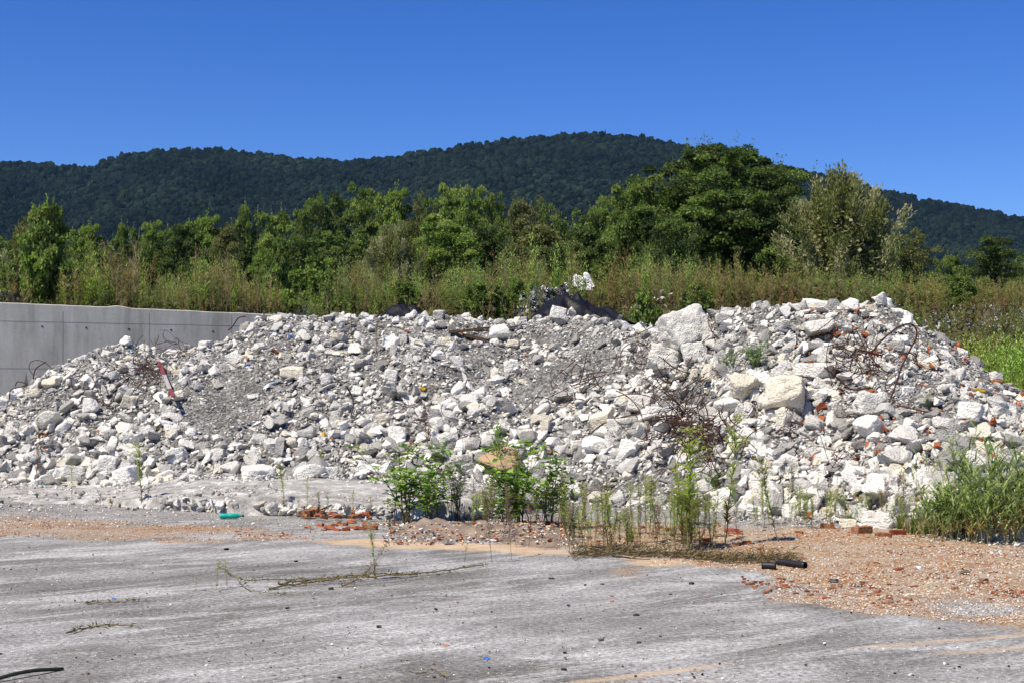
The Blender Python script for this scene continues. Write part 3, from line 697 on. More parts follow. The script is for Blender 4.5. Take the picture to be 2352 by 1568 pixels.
# ------------------------------------------------------------------ bank and terrace behind
bxs = np.arange(-900, 3400, 12.0); bys = np.concatenate([np.arange(29.5, 60, .3), np.linspace(61, 250, 60)])
mb, tb, bb = mat("bank_soil", rough=.97, spec=.05); n = N(tb)
pos = n.new("ShaderNodeNewGeometry").outputs['Position']; n1 = n.noise(pos, 1.3, 6, .7)
n.l(n.ramp(n1, [(.35, (.035, .04, .018)), (.55, (.085, .085, .04)), (.7, (.17, .14, .09))]), bb.inputs['Base Color']); n.bump(bb, n1, .6, .1)
tag(put('earth_bank', grid(bxs, bys, bank), mb, smooth_=True), "raised overgrown earth terrace behind the wall and heaps", "terrain", kind='structure')

# ------------------------------------------------------------------ forested hill
RX = [-1200, -400, 0, 100, 190, 218, 226, 240, 300, 400, 500, 600, 700, 800, 900, 1000, 1100, 1200, 1300, 1400, 1500, 1560, 1700, 1800, 1900, 2000, 2100, 2200, 2352, 2700, 3600]
RY = [470, 400, 381, 384, 392, 397, 380, 374, 358, 350, 351, 362, 372, 379, 367, 351, 336, 326, 316, 315, 326, 340, 374, 390, 414, 440, 460, 480, 510, 600, 800]
Y0H, Y1H = 1500.0, 3000.0
def hill(x, Y):
    px = CX + F * x / Y; hr = CAM_H + (HY - P(px, RX, RY)) / F * Y1H
    t = np.clip((Y - Y0H) / (Y1H - Y0H), 0, 1)
    h = hr * (t ** .9) * (1 - .25 * np.clip((Y - Y1H) / 1200, 0, 1))
    gul = np.abs(fbm2(x + 900, Y * .35, .0028, 4, 6.)) * 60 * np.sin(np.pi * np.clip(t, 0, 1)) * 1.0
    return h - gul
hxs = np.arange(-1200, 3600, 14.0); hys = np.concatenate([np.linspace(1490, 3000, 90), np.linspace(3040, 4200, 8)])
tag(put('hill', grid(hxs, hys, hill), simple("forest_floor", (.012, .02, .010), .95, .05, 0, .3, .02, 0), smooth_=True), "dark wooded hill along the horizon", "hill", kind='structure')
m = 60000; px = unif(-260, 2620, m); t = 1 - R_(m) ** 1.15 * .72; Y = Y0H + (Y1H - Y0H) * t; x = X(px, Y); z = hill(x, Y)
a, b = proj(x, Y, z); k = (b < 640); x, Y, z, b, px = x[k], Y[k], z[k], b[k], px[k]
# thin to an even spacing
keep = R_(len(x)) < .62 * (Y / Y1H) ** .0; x, Y, z, px = x[keep], Y[keep], z[keep], px[keep]
def crownp(i, con=False):
    d, f = ICO[2]; r = 1 + .34 * fbm(d * 1.9 + i * 3.3, 3); v = d * r[:, None]
    if con: v = v * np.array([.55, .55, 1.0]); v[:, :2] *= np.clip(1.25 - .75 * (v[:, 2:3] + 1) / 1.0 * .8, .1, 2); v[:, 2] *= 1.5
    return (v, None, f, None)
protos = [crownp(i) for i in range(10)] + [crownp(20 + i, True) for i in range(4)]
pid = rng.integers(0, 10, len(x)); con = R_(len(x)) < .07 + .2 * (fbm2(x, Y, .004, 2, 1.) > .25); pid[con] = rng.integers(10, 14, con.sum())
s = (3.2 + 4.6 * R_(len(x)) ** 2.0) * np.where(con, .9, 1)
S = np.stack([s, s, s * unif(.9, 1.35, len(x))], -1)
cb = np.array([.0095, .0165, .0120]) * unif(.35, 1.8, len(x))[:, None] * (1 + .45 * fbm2(x, Y, .006, 3, 8.))[:, None]; warm = R_(len(x)) < .12; cb[warm] *= (1.5, 1.35, .8); cb[con] *= (.55, .72, .75)
g = Geo(); scatter(g, protos, np.stack([x, Y, z + s * .6], 1), rotz(unif(0, 6.28, len(x))), S, cb, pid)
mf, tf, bf = mat("forest_canopy", rough=.95, spec=.05); n = N(tf)
a_ = n.new("ShaderNodeAttribute"); a_.attribute_name = 'Col'; pos = n.new("ShaderNodeNewGeometry").outputs['Position']
n1 = n.noise(pos, .55, 4, .75); n.l(n.mix(1.0, a_.outputs['Color'], n.ramp(n1, [(.35, .45), (.6, 1.25)]), 'MULTIPLY'), bf.inputs['Base Color']); n.bump(bf, n1, 1.0, 2.2)
tag(put('forest', g, mf), "dark green mixed forest covering the whole hillside", "forest", kind='stuff')

# ------------------------------------------------------------------ broadleaf trees and bushes behind
def tube_pts(p0, p1, n_, wob, r):
    t = np.linspace(0, 1, n_)[:, None]; p = p0 + (p1 - p0) * t; o = r.normal(size=(n_, 3)) * wob; o[0] = 0; o[-1] *= .3; return p + o
def tree_geo(seed, h=1.0, wd=1.0, kind='round', nclump=70, lpc=130, lsz=.020, cols=None, base=.12):
    """unit tree of height 1: trunk and limbs, crown of leaf clumps"""
    r = np.random.default_rng(seed); tr, cr = Geo(), Geo()
    bc = (.11, .09, .065) if kind != 'willow' else (.17, .15, .12)
    top = np.array([r.normal() * .03, r.normal() * .03, .82]); tp = tube_pts(np.zeros(3), top, 9, .012, r)
    tube(tr, tp, np.linspace(.022, .004, 9), 6, bc)
    C = []
    while len(C) < nclump:
        z = r.uniform(base, 1.0)
        if kind == 'round': prof = np.sqrt(np.clip(1 - ((z - .42) / .60) ** 2, 0, 1))
        elif kind == 'cone': prof = np.clip((1.02 - z) / .75, 0, 1) ** .7 * min(1, z / .2 + .3)
        elif kind == 'tall': prof = np.sqrt(np.clip(1 - ((z - .42) / .60) ** 2, 0, 1)) * (1 - .35 * z) * (1 + .3 * np.sin(z * 17 + seed))
        else: prof = np.clip(.28 + 1.25 * z, 0, 1) * np.sqrt(np.clip(1.02 - z, 0, 1)) * 1.25
        a = r.uniform(0, 6.283); rr = np.sqrt(r.uniform(.16, 1.0)) * prof * (1 + .22 * r.normal())
        C.append((np.cos(a) * rr * .5 * wd, np.sin(a) * rr * .5 * wd, z * 1.0))
    C = np.array(C); C[:, 2] = np.clip(C[:, 2] + r.normal(size=len(C)) * .02, base * .6, 1.0)
    for k in range(0, len(C), 2):   # limbs reach into the clumps
        zz = np.clip(C[k, 2] * r.uniform(.35, .65), .03, .75); j = np.array([np.interp(zz, tp[:, 2], tp[:, 0]), np.interp(zz, tp[:, 2], tp[:, 1]), zz])
        tube(tr, tube_pts(j, C[k], 5, .012, r), np.linspace(.008, .002, 5), 4, bc, False)
    for k, c in enumerate(C):
        n_ = int(lpc * 1.6 * r.uniform(.6, 1.3)); d = unit(r.normal(size=(n_, 3))); d[:, 2] = np.abs(d[:, 2]) * .9 - .25
        rad = r.uniform(.055, .115) * (wd ** .5) * (.62 if nclump > 400 else 1) * (.75 if c[2] > .85 else 1)
        if kind == 'willow':
            dirn = unit(np.array([c[0] * .9, c[1] * .9, .9])); tt = r.uniform(-1, 1, n_)[:, None]
            p = c + dirn * tt * .085 + r.normal(size=(n_, 3)) * .018; ld = unit(dirn + r.normal(size=(n_, 3)) * .35); L = lsz * r.uniform(.9, 1.8, n_); W = L * .28
        else:
            p = c + d * (rad * r.uniform(.35, 1.1, n_) ** .6)[:, None] * np.array([1, 1, .75]); ld = unit(d + r.normal(size=(n_, 3)) * .8 + [0, 0, -.1]); L = lsz * r.uniform(.7, 1.35, n_); W = L * .72
        nr = unit(d * .6 + r.normal(size=(n_, 3)) * .6 + [0, 0, .5])
        cc = cols[r.integers(len(cols))] * np.ones((n_, 3)); cc = cc * r.uniform(.72, 1.3, (n_, 1)) * r.uniform(.85, 1.15)
        leaves(cr, p, ld, nr, L, W, cc, .12)
    m_ = nclump * (45 if nclump < 400 else 60); ki = r.integers(0, len(C), m_); ip = C[ki] * np.array([1, 1, 1]) * np.stack([r.uniform(.2, .95, m_)] * 2 + [r.uniform(.7, 1.0, m_)], -1) + r.normal(size=(m_, 3)) * .03; ip[:, 2] = np.clip(ip[:, 2], .02, 1)
    leaves(cr, ip, r.normal(size=(m_, 3)), r.normal(size=(m_, 3)), lsz * 1.5, lsz * 1.1, np.array([cols[q] for q in r.integers(0, len(cols), m_)]) * .9, .1)
    # loose shoots that break the outline
    for k in range(int(nclump * .3)):
        c = C[r.integers(len(C))]; dirn = unit(np.array([c[0], c[1], .25 + c[2] * .5]) + r.normal(size=3) * .12); n_ = 16
        tt = np.linspace(.2, 1, n_)[:, None] * r.uniform(.04, .11 if kind != 'big' else .07); p = c + dirn * tt + r.normal(size=(n_, 3)) * .008
        leaves(cr, p, dirn + r.normal(size=(n_, 3)) * .7, r.normal(size=(n_, 3)) + [0, 0, .6], lsz * .9, lsz * .6, cols[r.integers(len(cols))] * r.uniform(.9, 1.4), .1)
    return tr, cr
A_ = np.array
DARK = [A_((.036, .062, .018)), A_((.046, .076, .022)), A_((.030, .054, .018)), A_((.06, .09, .028))]; DARK = [c_ * 1.25 for c_ in DARK]
MID = [A_((.075, .125, .030)), A_((.095, .15, .036)), A_((.06, .10, .028)), A_((.115, .165, .045))]; MID = [c_ * 1.3 for c_ in MID]
LITE = [A_((.15, .23, .055)), A_((.125, .20, .045)), A_((.18, .25, .07)), A_((.10, .16, .04))]; LITE = [c_ * 1.15 for c_ in LITE]
OLIV = [A_((.10, .12, .045)), A_((.13, .14, .055)), A_((.085, .105, .04))]; OLIV = [c_ * 1.15 for c_ in OLIV]
SILV = [A_((.20, .23, .105)), A_((.16, .19, .075)), A_((.30, .32, .20)), A_((.13, .155, .05))]
def proto(seed, **k):
    a, b = tree_geo(seed, **k); return to_mesh('trunk', a, M_bark_v), to_mesh('crown', b, M_leaf)
M_bark_v = simple("tree_bark", (1, 1, 1), .9, .1, 0, .35, 12, .3, col=True)
TP = {
 'dark': [proto(1, cols=DARK + MID[:1], wd=.95, nclump=95, lpc=120), proto(2, cols=DARK + MID[:2], wd=1.1, nclump=95, lpc=120)],
 'mid': [proto(3, cols=MID, wd=.85, nclump=110, lpc=170), proto(4, cols=MID, wd=.95, nclump=110, lpc=170)],
 'light': [proto(5, cols=LITE + MID[:1], wd=.8, nclump=110, lpc=170), proto(6, cols=LITE, wd=.85, nclump=110, lpc=170, kind='round')],
 'olive': [proto(7, cols=OLIV, wd=.8, nclump=80, lpc=100, kind='tall'), proto(8, cols=OLIV + MID[:1], wd=.85, nclump=80, lpc=90)],
 'willow': [proto(9, cols=SILV, wd=.8, nclump=170, lpc=110, kind='willow', lsz=.022, base=.05), proto(10, cols=SILV, wd=.8, nclump=130, lpc=90, kind='willow', lsz=.03, base=.05)],
 'big': [proto(12, cols=DARK + MID[:2] + MID[:1], wd=1.05, nclump=650, lpc=160, lsz=.0135, base=.03)],
 'bush': [proto(14, cols=MID + LITE * 2, wd=1.1, nclump=46, lpc=70, lsz=.05, base=.03), proto(15, cols=MID + LITE[:2], wd=.9, nclump=70, lpc=60, lsz=.045, base=.03, kind='round')],
}
def tree(x, ytop, wpx, Y, kind, i, label, name='broadleaf_tree', cat='tree', group='trees standing beyond the terrace weeds', zb=None):
    zt = CAM_H + (HY - ytop) / F * Y; zb = float(bank(X(x, Y), Y)) - .1 if zb is None else zb
    h = zt - zb; root = link(name, None, loc=(X(x, Y), Y, zb), rot=(0, 0, unif(0, 6.28)))
    tm_, cm_ = TP[kind][i % len(TP[kind])]; wdt = wpx / F * Y
    co = np.empty(len(cm_.vertices) * 3, np.float32); cm_.vertices.foreach_get('co', co); co = co.reshape(-1, 3)
    wn = np.percentile(np.abs(co[:, :2]), 97) * 2; hn = np.percentile(co[:, 2], 99.7)
    root.scale = (wdt / wn, wdt / wn, h / hn)
    link('trunk', tm_, root); link('crown', cm_, root)
    return tag(root, label, cat, group)
TREES = [
 (20, 545, 110, 66, 'mid', 0, "mid green tree at the far left edge behind the leafy sapling"),
 (85, 508, 90, 60, 'willow', 1, "small silvery willow just left of the dark leafy sapling"),
 (200, 520, 80, 64, 'light', 0, "slim yellow-green tree right of the leafy sapling at far left"),
 (293, 517, 75, 70, 'mid', 1, "rounded mid green tree, first right of the gap showing the hill"),
 (350, 512, 70, 72, 'light', 1, "pointed light green tree between two rounded trees, left side"),
 (410, 520, 90, 70, 'dark', 0, "low dark tree behind the bare brown twigs"),
 (470, 500, 90, 76, 'light', 0, "taller light green tree in the left part of the row"),
 (575, 478, 90, 74, 'mid', 1, "rounded green tree at left of the low dip before the dark pair"),
 (640, 492, 75, 70, 'light', 0, "light green tree left of the dark broad tree"),
 (520, 520, 70, 64, 'olive', 0, "olive green tree in front of the row, left of centre"),
 (755, 446, 110, 80, 'dark', 1, "broad dark tree, highest of the left half"),
 (835, 430, 85, 84, 'mid', 0, "upright mid green tree touching the broad dark one on its right"),
 (700, 475, 60, 78, 'mid', 0, "narrow green tree left of the broad dark tree"),
 (905, 440, 90, 80, 'light', 0, "bright green poplar-like tree right of the upright tree"),
 (975, 445, 70, 78, 'olive', 1, "thin olive tree between the two bright green ones"),
 (1025, 430, 75, 82, 'light', 1, "bright green tree with a pointed top near the centre"),
 (1085, 432, 90, 84, 'light', 1, "dense light green tree right of the pointed bright one"),
 (1135, 446, 60, 80, 'mid', 0, "narrow mid green tree right of the dense one at centre"),
 (1000, 500, 130, 66, 'light', 1, "wide light green bushy tree in front at centre"),
 (905, 520, 90, 62, 'willow', 0, "small silver-grey willow in front of the bright trees"),
 (1190, 462, 80, 88, 'olive', 0, "brownish thin tree right of centre"),
 (1250, 458, 90, 90, 'olive', 1, "brownish olive tree next to the right of the thin brown one"),
 (1310, 490, 90, 80, 'mid', 0, "grey-green tree left of the slim trees by the big one"),
 (1240, 520, 130, 66, 'olive', 0, "wide olive bushy tree in front, right of centre"),
 (1385, 455, 60, 76, 'light', 1, "slim green tree immediately left of the grey-green one by the big tree"),
 (1455, 418, 110, 70, 'mid', 0, "grey-green tree leaning against the left of the big dark tree"),
 (1648, 343, 440, 72, 'big', 0, "biggest tree, dense dark green, rising above the hill line"),
 (1928, 400, 150, 62, 'willow', 0, "large silvery willow right of the biggest tree"),
 (1540, 500, 120, 66, 'dark', 1, "lower dark tree in front of the biggest tree's left side"),
 (1800, 520, 110, 68, 'dark', 0, "dark tree in front of the biggest tree's right side"),
 (2090, 530, 95, 66, 'olive', 1, "thin olive tree right of the silvery willow"),
 (2180, 588, 90, 90, 'mid', 1, "low distant tree between the thin olive and the dark rounded tree"),
 (2282, 545, 105, 68, 'dark', 0, "dark rounded tree at the right edge"),
 (2345, 595, 70, 85, 'mid', 0, "low green tree cut by the right picture edge"),
 (2030, 600, 80, 80, 'mid', 1, "low green tree just right of the willow's foot"),
 (1340, 530, 120, 72, 'dark', 0, "dark low tree filling the gap left of the big tree"),
 (690, 540, 120, 68, 'dark', 1, "dark low tree behind the young leafy shrubs"),
 (130, 560, 100, 76, 'dark', 1, "dark low tree behind the leafy sapling"),
 (1130, 520, 110, 72, 'dark', 0, "dark low tree at centre behind the weeds"),
 (800, 530, 110, 70, 'mid', 0, "green low tree under the upright tree"),
]
for (x, yt, wp, Y, kd, i, lab) in TREES:
    tree(x, yt, wp * (1.0 if kd in ('big',) or x == 1920 else 1.5), Y, kd, i, lab, name='willow_tree' if kd == 'willow' else 'broadleaf_tree')
for (x, yt, wp, Y, i, lab) in [(108, 468, 112, 43.5, 1, "tall dark green leafy sapling standing behind the concrete wall"),
                            (1477, 668, 85, 41.5, 0, "bright green leafy bush in the notch between the heaps"),
                            (725, 590, 140, 46, 0, "leafy green shrub among the weeds above the middle heap"),
                            (640, 560, 60, 50, 1, "narrow leafy shrub left of the wider one above the middle heap"),
                            (1135, 655, 70, 44, 1, "low dark bush by the heap of plastic scraps"),
                            (1250, 655, 50, 52, 0, "small bush behind the plastic scraps"),
                            (1960, 640, 90, 54, 0, "small grey-green bush under the silvery willow"),
                            (30, 600, 80, 46, 0, "low leafy bush at the left edge above the black sheet")]:
    tree(x, yt, wp, Y, 'bush', i, lab, name='bush', cat='bush', group=None)

# ------------------------------------------------------------------ weeds on the bank
def weed_spire(seed, n_=110, wide=.10, ll=.09, lw=.14, top=.35, c0=(.15, .23, .05), c1=(.25, .34, .09), stemc=(.10, .07, .035)):
    """tall straight weed with narrow leaves all along and a feathery head, unit height"""
    r = np.random.default_rng(seed); g = Geo(); k = 7; z = np.linspace(0, 1, k); bx, by = r.normal(size=2) * .05
    pts = np.stack([bx * z ** 2 + r.normal(size=k) * .006, by * z ** 2 + r.normal(size=k) * .006, z], -1); tube(g, pts, np.linspace(.0065, .002, k), 3, stemc, False)
    u = r.uniform(.1, 1, n_); a = r.uniform(0, 6.283, n_); p = np.stack([np.interp(u, z, pts[:, 0]), np.interp(u, z, pts[:, 1]), u], -1)
    out = np.stack([np.cos(a), np.sin(a), 0 * a], -1); up = np.where(u > 1 - top, 1.6, .9)
    hd = (u > 1 - top)
    off = out * (hd * wide * r.uniform(0, 1, n_) * np.clip((1.03 - u) / top * 1.6, .1, 1))[:, None] + np.array([0, 0, .03]) * hd[:, None]
    d = unit(out + np.array([0, 0, 1.]) * up[:, None] + r.normal(size=(n_, 3)) * .2)
    L = np.where(hd, ll * .55, ll) * r.uniform(.6, 1.3, n_); L *= np.clip(u * 2.2, .5, 1)
    c = np.where(hd[:, None], np.array(c1), np.array(c0)) * r.uniform(.7, 1.3, (n_, 1))
    leaves(g, p + off, d, out + [0, 0, .2], L, L * lw + .002, c, .05); return g
def weed_twig(seed, c=(.21, .155, .10), nb=16, fuzz=3, fc=(.19, .165, .08)):
    """dry branching weed with thin twigs"""
    r = np.random.default_rng(seed); g = Geo(); z = np.linspace(0, 1, 6); pts = np.stack([r.normal() * .06 * z, r.normal() * .06 * z, z], -1); tube(g, pts, np.linspace(.006, .0015, 6), 3, c, False)
    for _ in range(nb):
        u = r.uniform(.2, .92); a = r.uniform(0, 6.28); L = r.uniform(.12, .34) * (1.15 - u * .6); o = np.array([np.cos(a) * .5, np.sin(a) * .5, .85])
        p0 = np.array([np.interp(u, z, pts[:, 0]), np.interp(u, z, pts[:, 1]), u]); bp = np.stack([p0, p0 + o * L * .5 + r.normal(size=3) * .012, p0 + o * L + r.normal(size=3) * .02]); tube(g, bp, [.003, .002, .001], 3, c, False)
        n_ = fuzz; t = r.uniform(.3, 1, n_)[:, None]; q = p0 + o * L * t; leaves(g, q, unit(r.normal(size=(n_, 3)) + o), r.normal(size=(n_, 3)), .045, .010, np.array(fc) * r.uniform(.7, 1.4, (n_, 1)), .05)
    return g
def as_proto(g): v, q, t, c = g.arr(); return (v, q, t, c)
W_GREEN = [as_proto(weed_spire(200 + i)) for i in range(5)]
W_OLIVE = [as_proto(weed_spire(220 + i, c0=(.135, .175, .055), c1=(.23, .265, .09), stemc=(.15, .11, .055), wide=.08)) for i in range(4)]
W_TWIG = [as_proto(weed_twig(240 + i, fuzz=5)) for i in range(5)] + [as_proto(weed_twig(250 + i, c=(.30, .25, .19), fuzz=1)) for i in range(2)]
def weeds(g, n_, x0, x1, y0, y1, h0, h1, protos, tintf=None, fat=1.0, hfun=None):
    px = unif(x0, x1, n_); Y = unif(y0, y1, n_); x = X(px, Y); z = bank(x, Y); h = unif(h0, h1, n_) * (1 if hfun is None else hfun(px, Y))
    ok = (z > -.1) & ((x > WX1) | (Y > wall_y(x) + .5)); x, Y, z, h, px = x[ok], Y[ok], z[ok], h[ok], px[ok]
    ft = smooth(-.4, .5, fbm2(x, Y, .35, 3, 61.))[:, None]; col = np.ones((len(x), 3)) * unif(.7, 1.35, len(x))[:, None] * (np.array([1.04, .98, .9]) * (1 - ft) + np.array([.95, 1.2, 1.0]) * ft); col[:, 0] *= unif(.85, 1.25, len(x))
    scatter(g, protos, np.stack([x, Y, z - .05], 1), rotz(unif(0, 6.28, len(x))) @ rotx(rng.normal(0, .07, len(x))), np.stack([h * fat, h * fat, h], 1), col)
g = Geo()
hf = lambda px, Y: .86 * P(px, [0, 200, 500, 900, 1300, 1700, 1900, 2352], [1.0, 1.0, 1.0, .95, .9, .9, .72, .62]) * (1 + .42 * fbm2(px * .02, Y, .5, 3, 5.))
weeds(g, 1500, -80, 2450, 46, 62, 1.5, 2.3, W_OLIVE + W_GREEN[:2], hfun=hf, fat=1.2)
weeds(g, 700, -80, 1950, 41.5, 50, 1.2, 2.1, W_OLIVE + W_TWIG[:3] + W_GREEN[:2], hfun=hf)
weeds(g, 420, 130, 620, 40, 49, 1.3, 2.2, W_TWIG + W_GREEN[:4], hfun=hf, fat=1.2)
weeds(g, 500, 560, 1250, 41.5, 50, .8, 1.7, W_TWIG + W_GREEN, hfun=hf, fat=1.1)
weeds(g, 420, 1400, 2000, 40, 50, 1.0, 1.9, W_OLIVE + W_TWIG[:5], hfun=hf, fat=1.1)
weeds(g, 800, 1950, 2480, 40, 60, .6, 1.1, W_OLIVE + W_TWIG[:2], fat=1.4)
weeds(g, 260, 2000, 2250, 33, 41, .5, 1.0, W_OLIVE + W_TWIG[:5], fat=1.5)
weeds(g, 900, 2190, 2560, 31, 38.5, 1.2, 2.0, W_GREEN, fat=1.6)
weeds(g, 700, 2560, 3250, 31, 60, .8, 1.6, W_GREEN + W_OLIVE, fat=1.6); weeds(g, 260, -400, -80, 46, 62, 1.4, 2.2, W_OLIVE, fat=1.4)
weeds(g, 900, -80, 2450, 60, 95, 1.3, 2.2, W_OLIVE, fat=1.6, hfun=hf)
tag(put('weeds', g, M_leaf), "dense tall weeds, green and dry brown, covering the terrace", "weeds", kind='stuff')
del g
# leafy shrubs between the weeds
_sh = ['pale', 'dark', 'bushy', 'thin', 'round']
for k_, x in enumerate(list(np.linspace(250, 540, 3) + rng.normal(0, 18, 3)) + list(np.linspace(600, 1230, 9) + rng.normal(0, 24, 9)) + list(np.linspace(1600, 2320, 7) + rng.normal(0, 30, 7))):
    Y = unif(43, 52) if x < 1950 else unif(40, 52); hh = unif(.6, 1.5); zb_ = float(bank(X(x, Y), Y)); yt_ = HY - (zb_ + hh - CAM_H) / Y * F
    side = 'above the wall' if x < 560 else 'above the middle heap' if x < 1250 else 'above the right heap' if x < 2000 else 'on the bank at the right'
    tree(x, yt_, hh / Y * F * unif(.7, 1.1), Y, 'bush', k_, 'leafy green shrub among the tall weeds ' + side, name='bush', cat='bush', group='shrubs among the weeds')
# low ground cover between them
g = Geo(); m = 30000; px = unif(-80, 2480, m); Y = unif(39, 60, m) ; Y = np.where(px > 1950, unif(33, 60, m), Y); x = X(px, Y); z = bank(x, Y); ok = (z > -.1) & ((x > WX1) | (Y > wall_y(x) + .4)) 
pp = np.stack([x, Y, z + unif(0, .45, m)], 1)[ok]; cc = np.array([.065, .085, .025]) * unif(.5, 1.5, len(pp))[:, None]; br = R_(len(pp)) < .35; cc[br] = np.array([.12, .09, .05]) * unif(.6, 1.4, br.sum())[:, None]
leaves(g, pp, rdir(len(pp)) + [0, 0, .8], rdir(len(pp)), unif(.12, .35, len(pp)), unif(.05, .12, len(pp)), cc)
tag(put('undergrowth', g, M_leaf), "low tangled green and brown undergrowth on the bank", "undergrowth", kind='stuff')

# ------------------------------------------------------------------ plastic sheets, scraps, sacking on the bank
def drape(px0, px1, y_top, Y, h, depth, seed, name, label, m, tall=None, peak=.5, flat=1.0):
    """crumpled sheet lying over a low ridge"""
    nu, nv = 60, 26; u, v = np.meshgrid(np.linspace(0, 1, nu), np.linspace(0, 1, nv)); x0, x1 = X(px0, Y), X(px1, Y); x = x0 + (x1 - x0) * u
    prof = np.where(u < peak, u / peak, (1 - u) / (1 - peak)); prof = (1 - (1 - np.clip(prof * flat, 0, 1)) ** 1.5) * (1 + .10 * np.sin(u * 23 + seed) * (1 - v)); yy = Y + (v - .4) * depth
    zt = CAM_H + (HY - y_top) / F * Y
    vv = np.clip(v / .55, 0, 1); vb = np.clip((1 - v) / .45, 0, 1); z = zt - h + h * prof * np.minimum(vv, vb) ** .8; z = z + .30 * h * (.35 - np.abs(fbm2(x * 1.0 + yy * .5, yy * .5, 2.6, 3, seed + 1.))) * np.clip(prof * 3, 0, 1) + .05 * fbm2(x * 1.0, yy, 2.2, 3, seed) + .02 * np.abs(fbm2(x * 2 + yy, yy * .4, 5, 2, seed + 2))
    V = np.stack([x, yy, z], -1).reshape(-1, 3); i = (np.arange(nv - 1)[:, None] * nu + np.arange(nu - 1)[None]).reshape(-1)
    g = Geo(); g.add(V, np.stack([i, i + 1, i + nu + 1, i + nu], -1)); o = put(name, g, m, smooth_=True)
    sm = o.modifiers.new('thick', 'SOLIDIFY'); sm.thickness = .006; return tag(o, label, 'plastic sheet' if m is M_liner else 'sack', 'black plastic sheets on the bank' if m is M_liner else None)
drape(1205, 1462, 674, 41.5, .92, 2.2, 3., 'plastic_sheet', "largest black plastic sheet, tent-shaped, behind the crest at centre", M_liner, peak=.38)
drape(-60, 78, 673, 43, .55, 1.5, 5., 'plastic_sheet', "black plastic sheet on top of the wall at the left edge", M_liner, flat=2.6)
drape(548, 630, 699, 47.2, .5, 1.4, 7., 'plastic_sheet', "small black plastic fold at the right end of the wall", M_liner, flat=2.6)
drape(640, 770, 707, 45, .4, 1.5, 9., 'plastic_sheet', "black plastic sheet behind the crest of the middle heap, left", M_liner, flat=1.7)
drape(870, 985, 701, 43, .4, 1.5, 11., 'plastic_sheet', "black plastic sheet behind the crest of the middle heap, right", M_liner, flat=1.7)
drape(1490, 1560, 722, 40.5, .55, 1.2, 13., 'plastic_sheet', "small black plastic sheet at the bottom of the notch", M_liner)
drape(1050, 1110, 634, 54, .55, 1.0, 15., 'plastic_sheet', "small black plastic bag far up among the weeds", M_liner)
drape(1298, 1364, 626, 50, .48, 1.1, 17., 'white_sack', "bulging white sack lying above the plastic scraps", M_bag, peak=.62, flat=1.6)
drape(1318, 1362, 655, 49, .2, .5, 19., 'white_sack', "smaller white cloth below the bulging white sack", M_bag)
def scraps(g, x0, x1, y0, y1, n_, pal, fn=bank, s0=.05, s1=.2, lift=.5):
    px, py = unif(x0, x1, n_), unif(y0, y1, n_); p = hit(px, py, fn, 30, 62); p = p[~np.isnan(p[:, 0])]; n2 = len(p); p[:, 2] += unif(0, lift, n2)
    pal = np.array(pal); c = pal[rng.integers(0, len(pal), n2)] * unif(.7, 1.1, n2)[:, None]; leaves(g, p, rdir(n2), rdir(n2), unif(s0, s1, n2), unif(s0, s1, n2) * .8, np.clip(c, 0, .85), .3)
W8 = (.55, .55, .56); G8 = (.35, .36, .38); B8 = (.02, .02, .03); BL = (.30, .42, .6); PK = (.5, .3, .28)
# raised heap under the scraps
o = drape(1180, 1335, 666, 44.5, .9, 2.0, 21., 'waste_heap', "low heap of grey shredded waste left of the black sheet", simple("waste", (.12, .12, .12), .9, .1, 0, .5, 9, 1.0), flat=1.8); tag(o, cat='waste heap')
hv = np.array([v.co for v in o.data.vertices]); hv = hv[hv[:, 2] > np.percentile(hv[:, 2], 25)]
g = Geo(); scraps(g, 1185, 1326, 666, 712, 3000, [W8, W8, G8, B8, B8, G8, BL], lift=.9); scraps(g, 900, 1200, 648, 712, 500, [W8, W8, G8, PK, BL]); scraps(g, 1440, 1580, 640, 720, 260, [W8, G8])
scraps(g, 430, 560, 672, 700, 160, [W8, G8]); scraps(g, 2150, 2440, 668, 765, 1500, [W8, W8, G8, BL, G8, B8], s0=.04, s1=.13, lift=.25); scraps(g, 1950, 2352, 650, 800, 300, [W8, G8])
n2 = 2600; hp = hv[rng.integers(0, len(hv), n2)] + rng.normal(0, .05, (n2, 3)); leaves(g, hp, rdir(n2), rdir(n2), unif(.05, .22, n2), unif(.04, .15, n2), np.clip(np.array([W8, G8, B8, B8, G8, W8, (.15, .15, .16)])[rng.integers(0, 7, n2)] * unif(.6, 1.1, n2)[:, None], 0, .85), .3)
tag(put('plastic_debris', g, M_scrap), "shredded white, grey and black plastic waste strewn over the bank", "debris", kind='stuff')

# ------------------------------------------------------------------ bent rusty reinforcement bars
def wire_mesh(seed, L=1.6, curl=1.0, r=.0085):
    q = np.random.default_rng(seed); n_ = 22; p = [np.zeros(3)]; d = unit(q.normal(size=3) * [1, .25, .6]); ax = unit(q.normal(size=3) * [.3, 1, .3]); k = q.normal() * curl * .16
    for i in range(n_):
        if q.random() < .18: ax = unit(ax + q.normal(size=3) * .8); k = q.normal() * curl * (.30 if q.random() < .8 else 1.0)
        d = unit(np.array(Matrix.Rotation(k, 3, Vector(ax)) @ Vector(d))); d[1] *= .8; d = unit(d); p.append(p[-1] + d * L / n_)
    p = np.array(p); p -= p.mean(0); g = Geo(); tube(g, p, r * q.uniform(.8, 1.2), 5); return to_mesh('rusty_bar', g, M_rust, True)
WM = [wire_mesh(300 + i, L=1.0 + 1.1 * ((i * 37) % 10) / 10, curl=[.35, .7, 1.4][i % 3]) for i in range(30)]
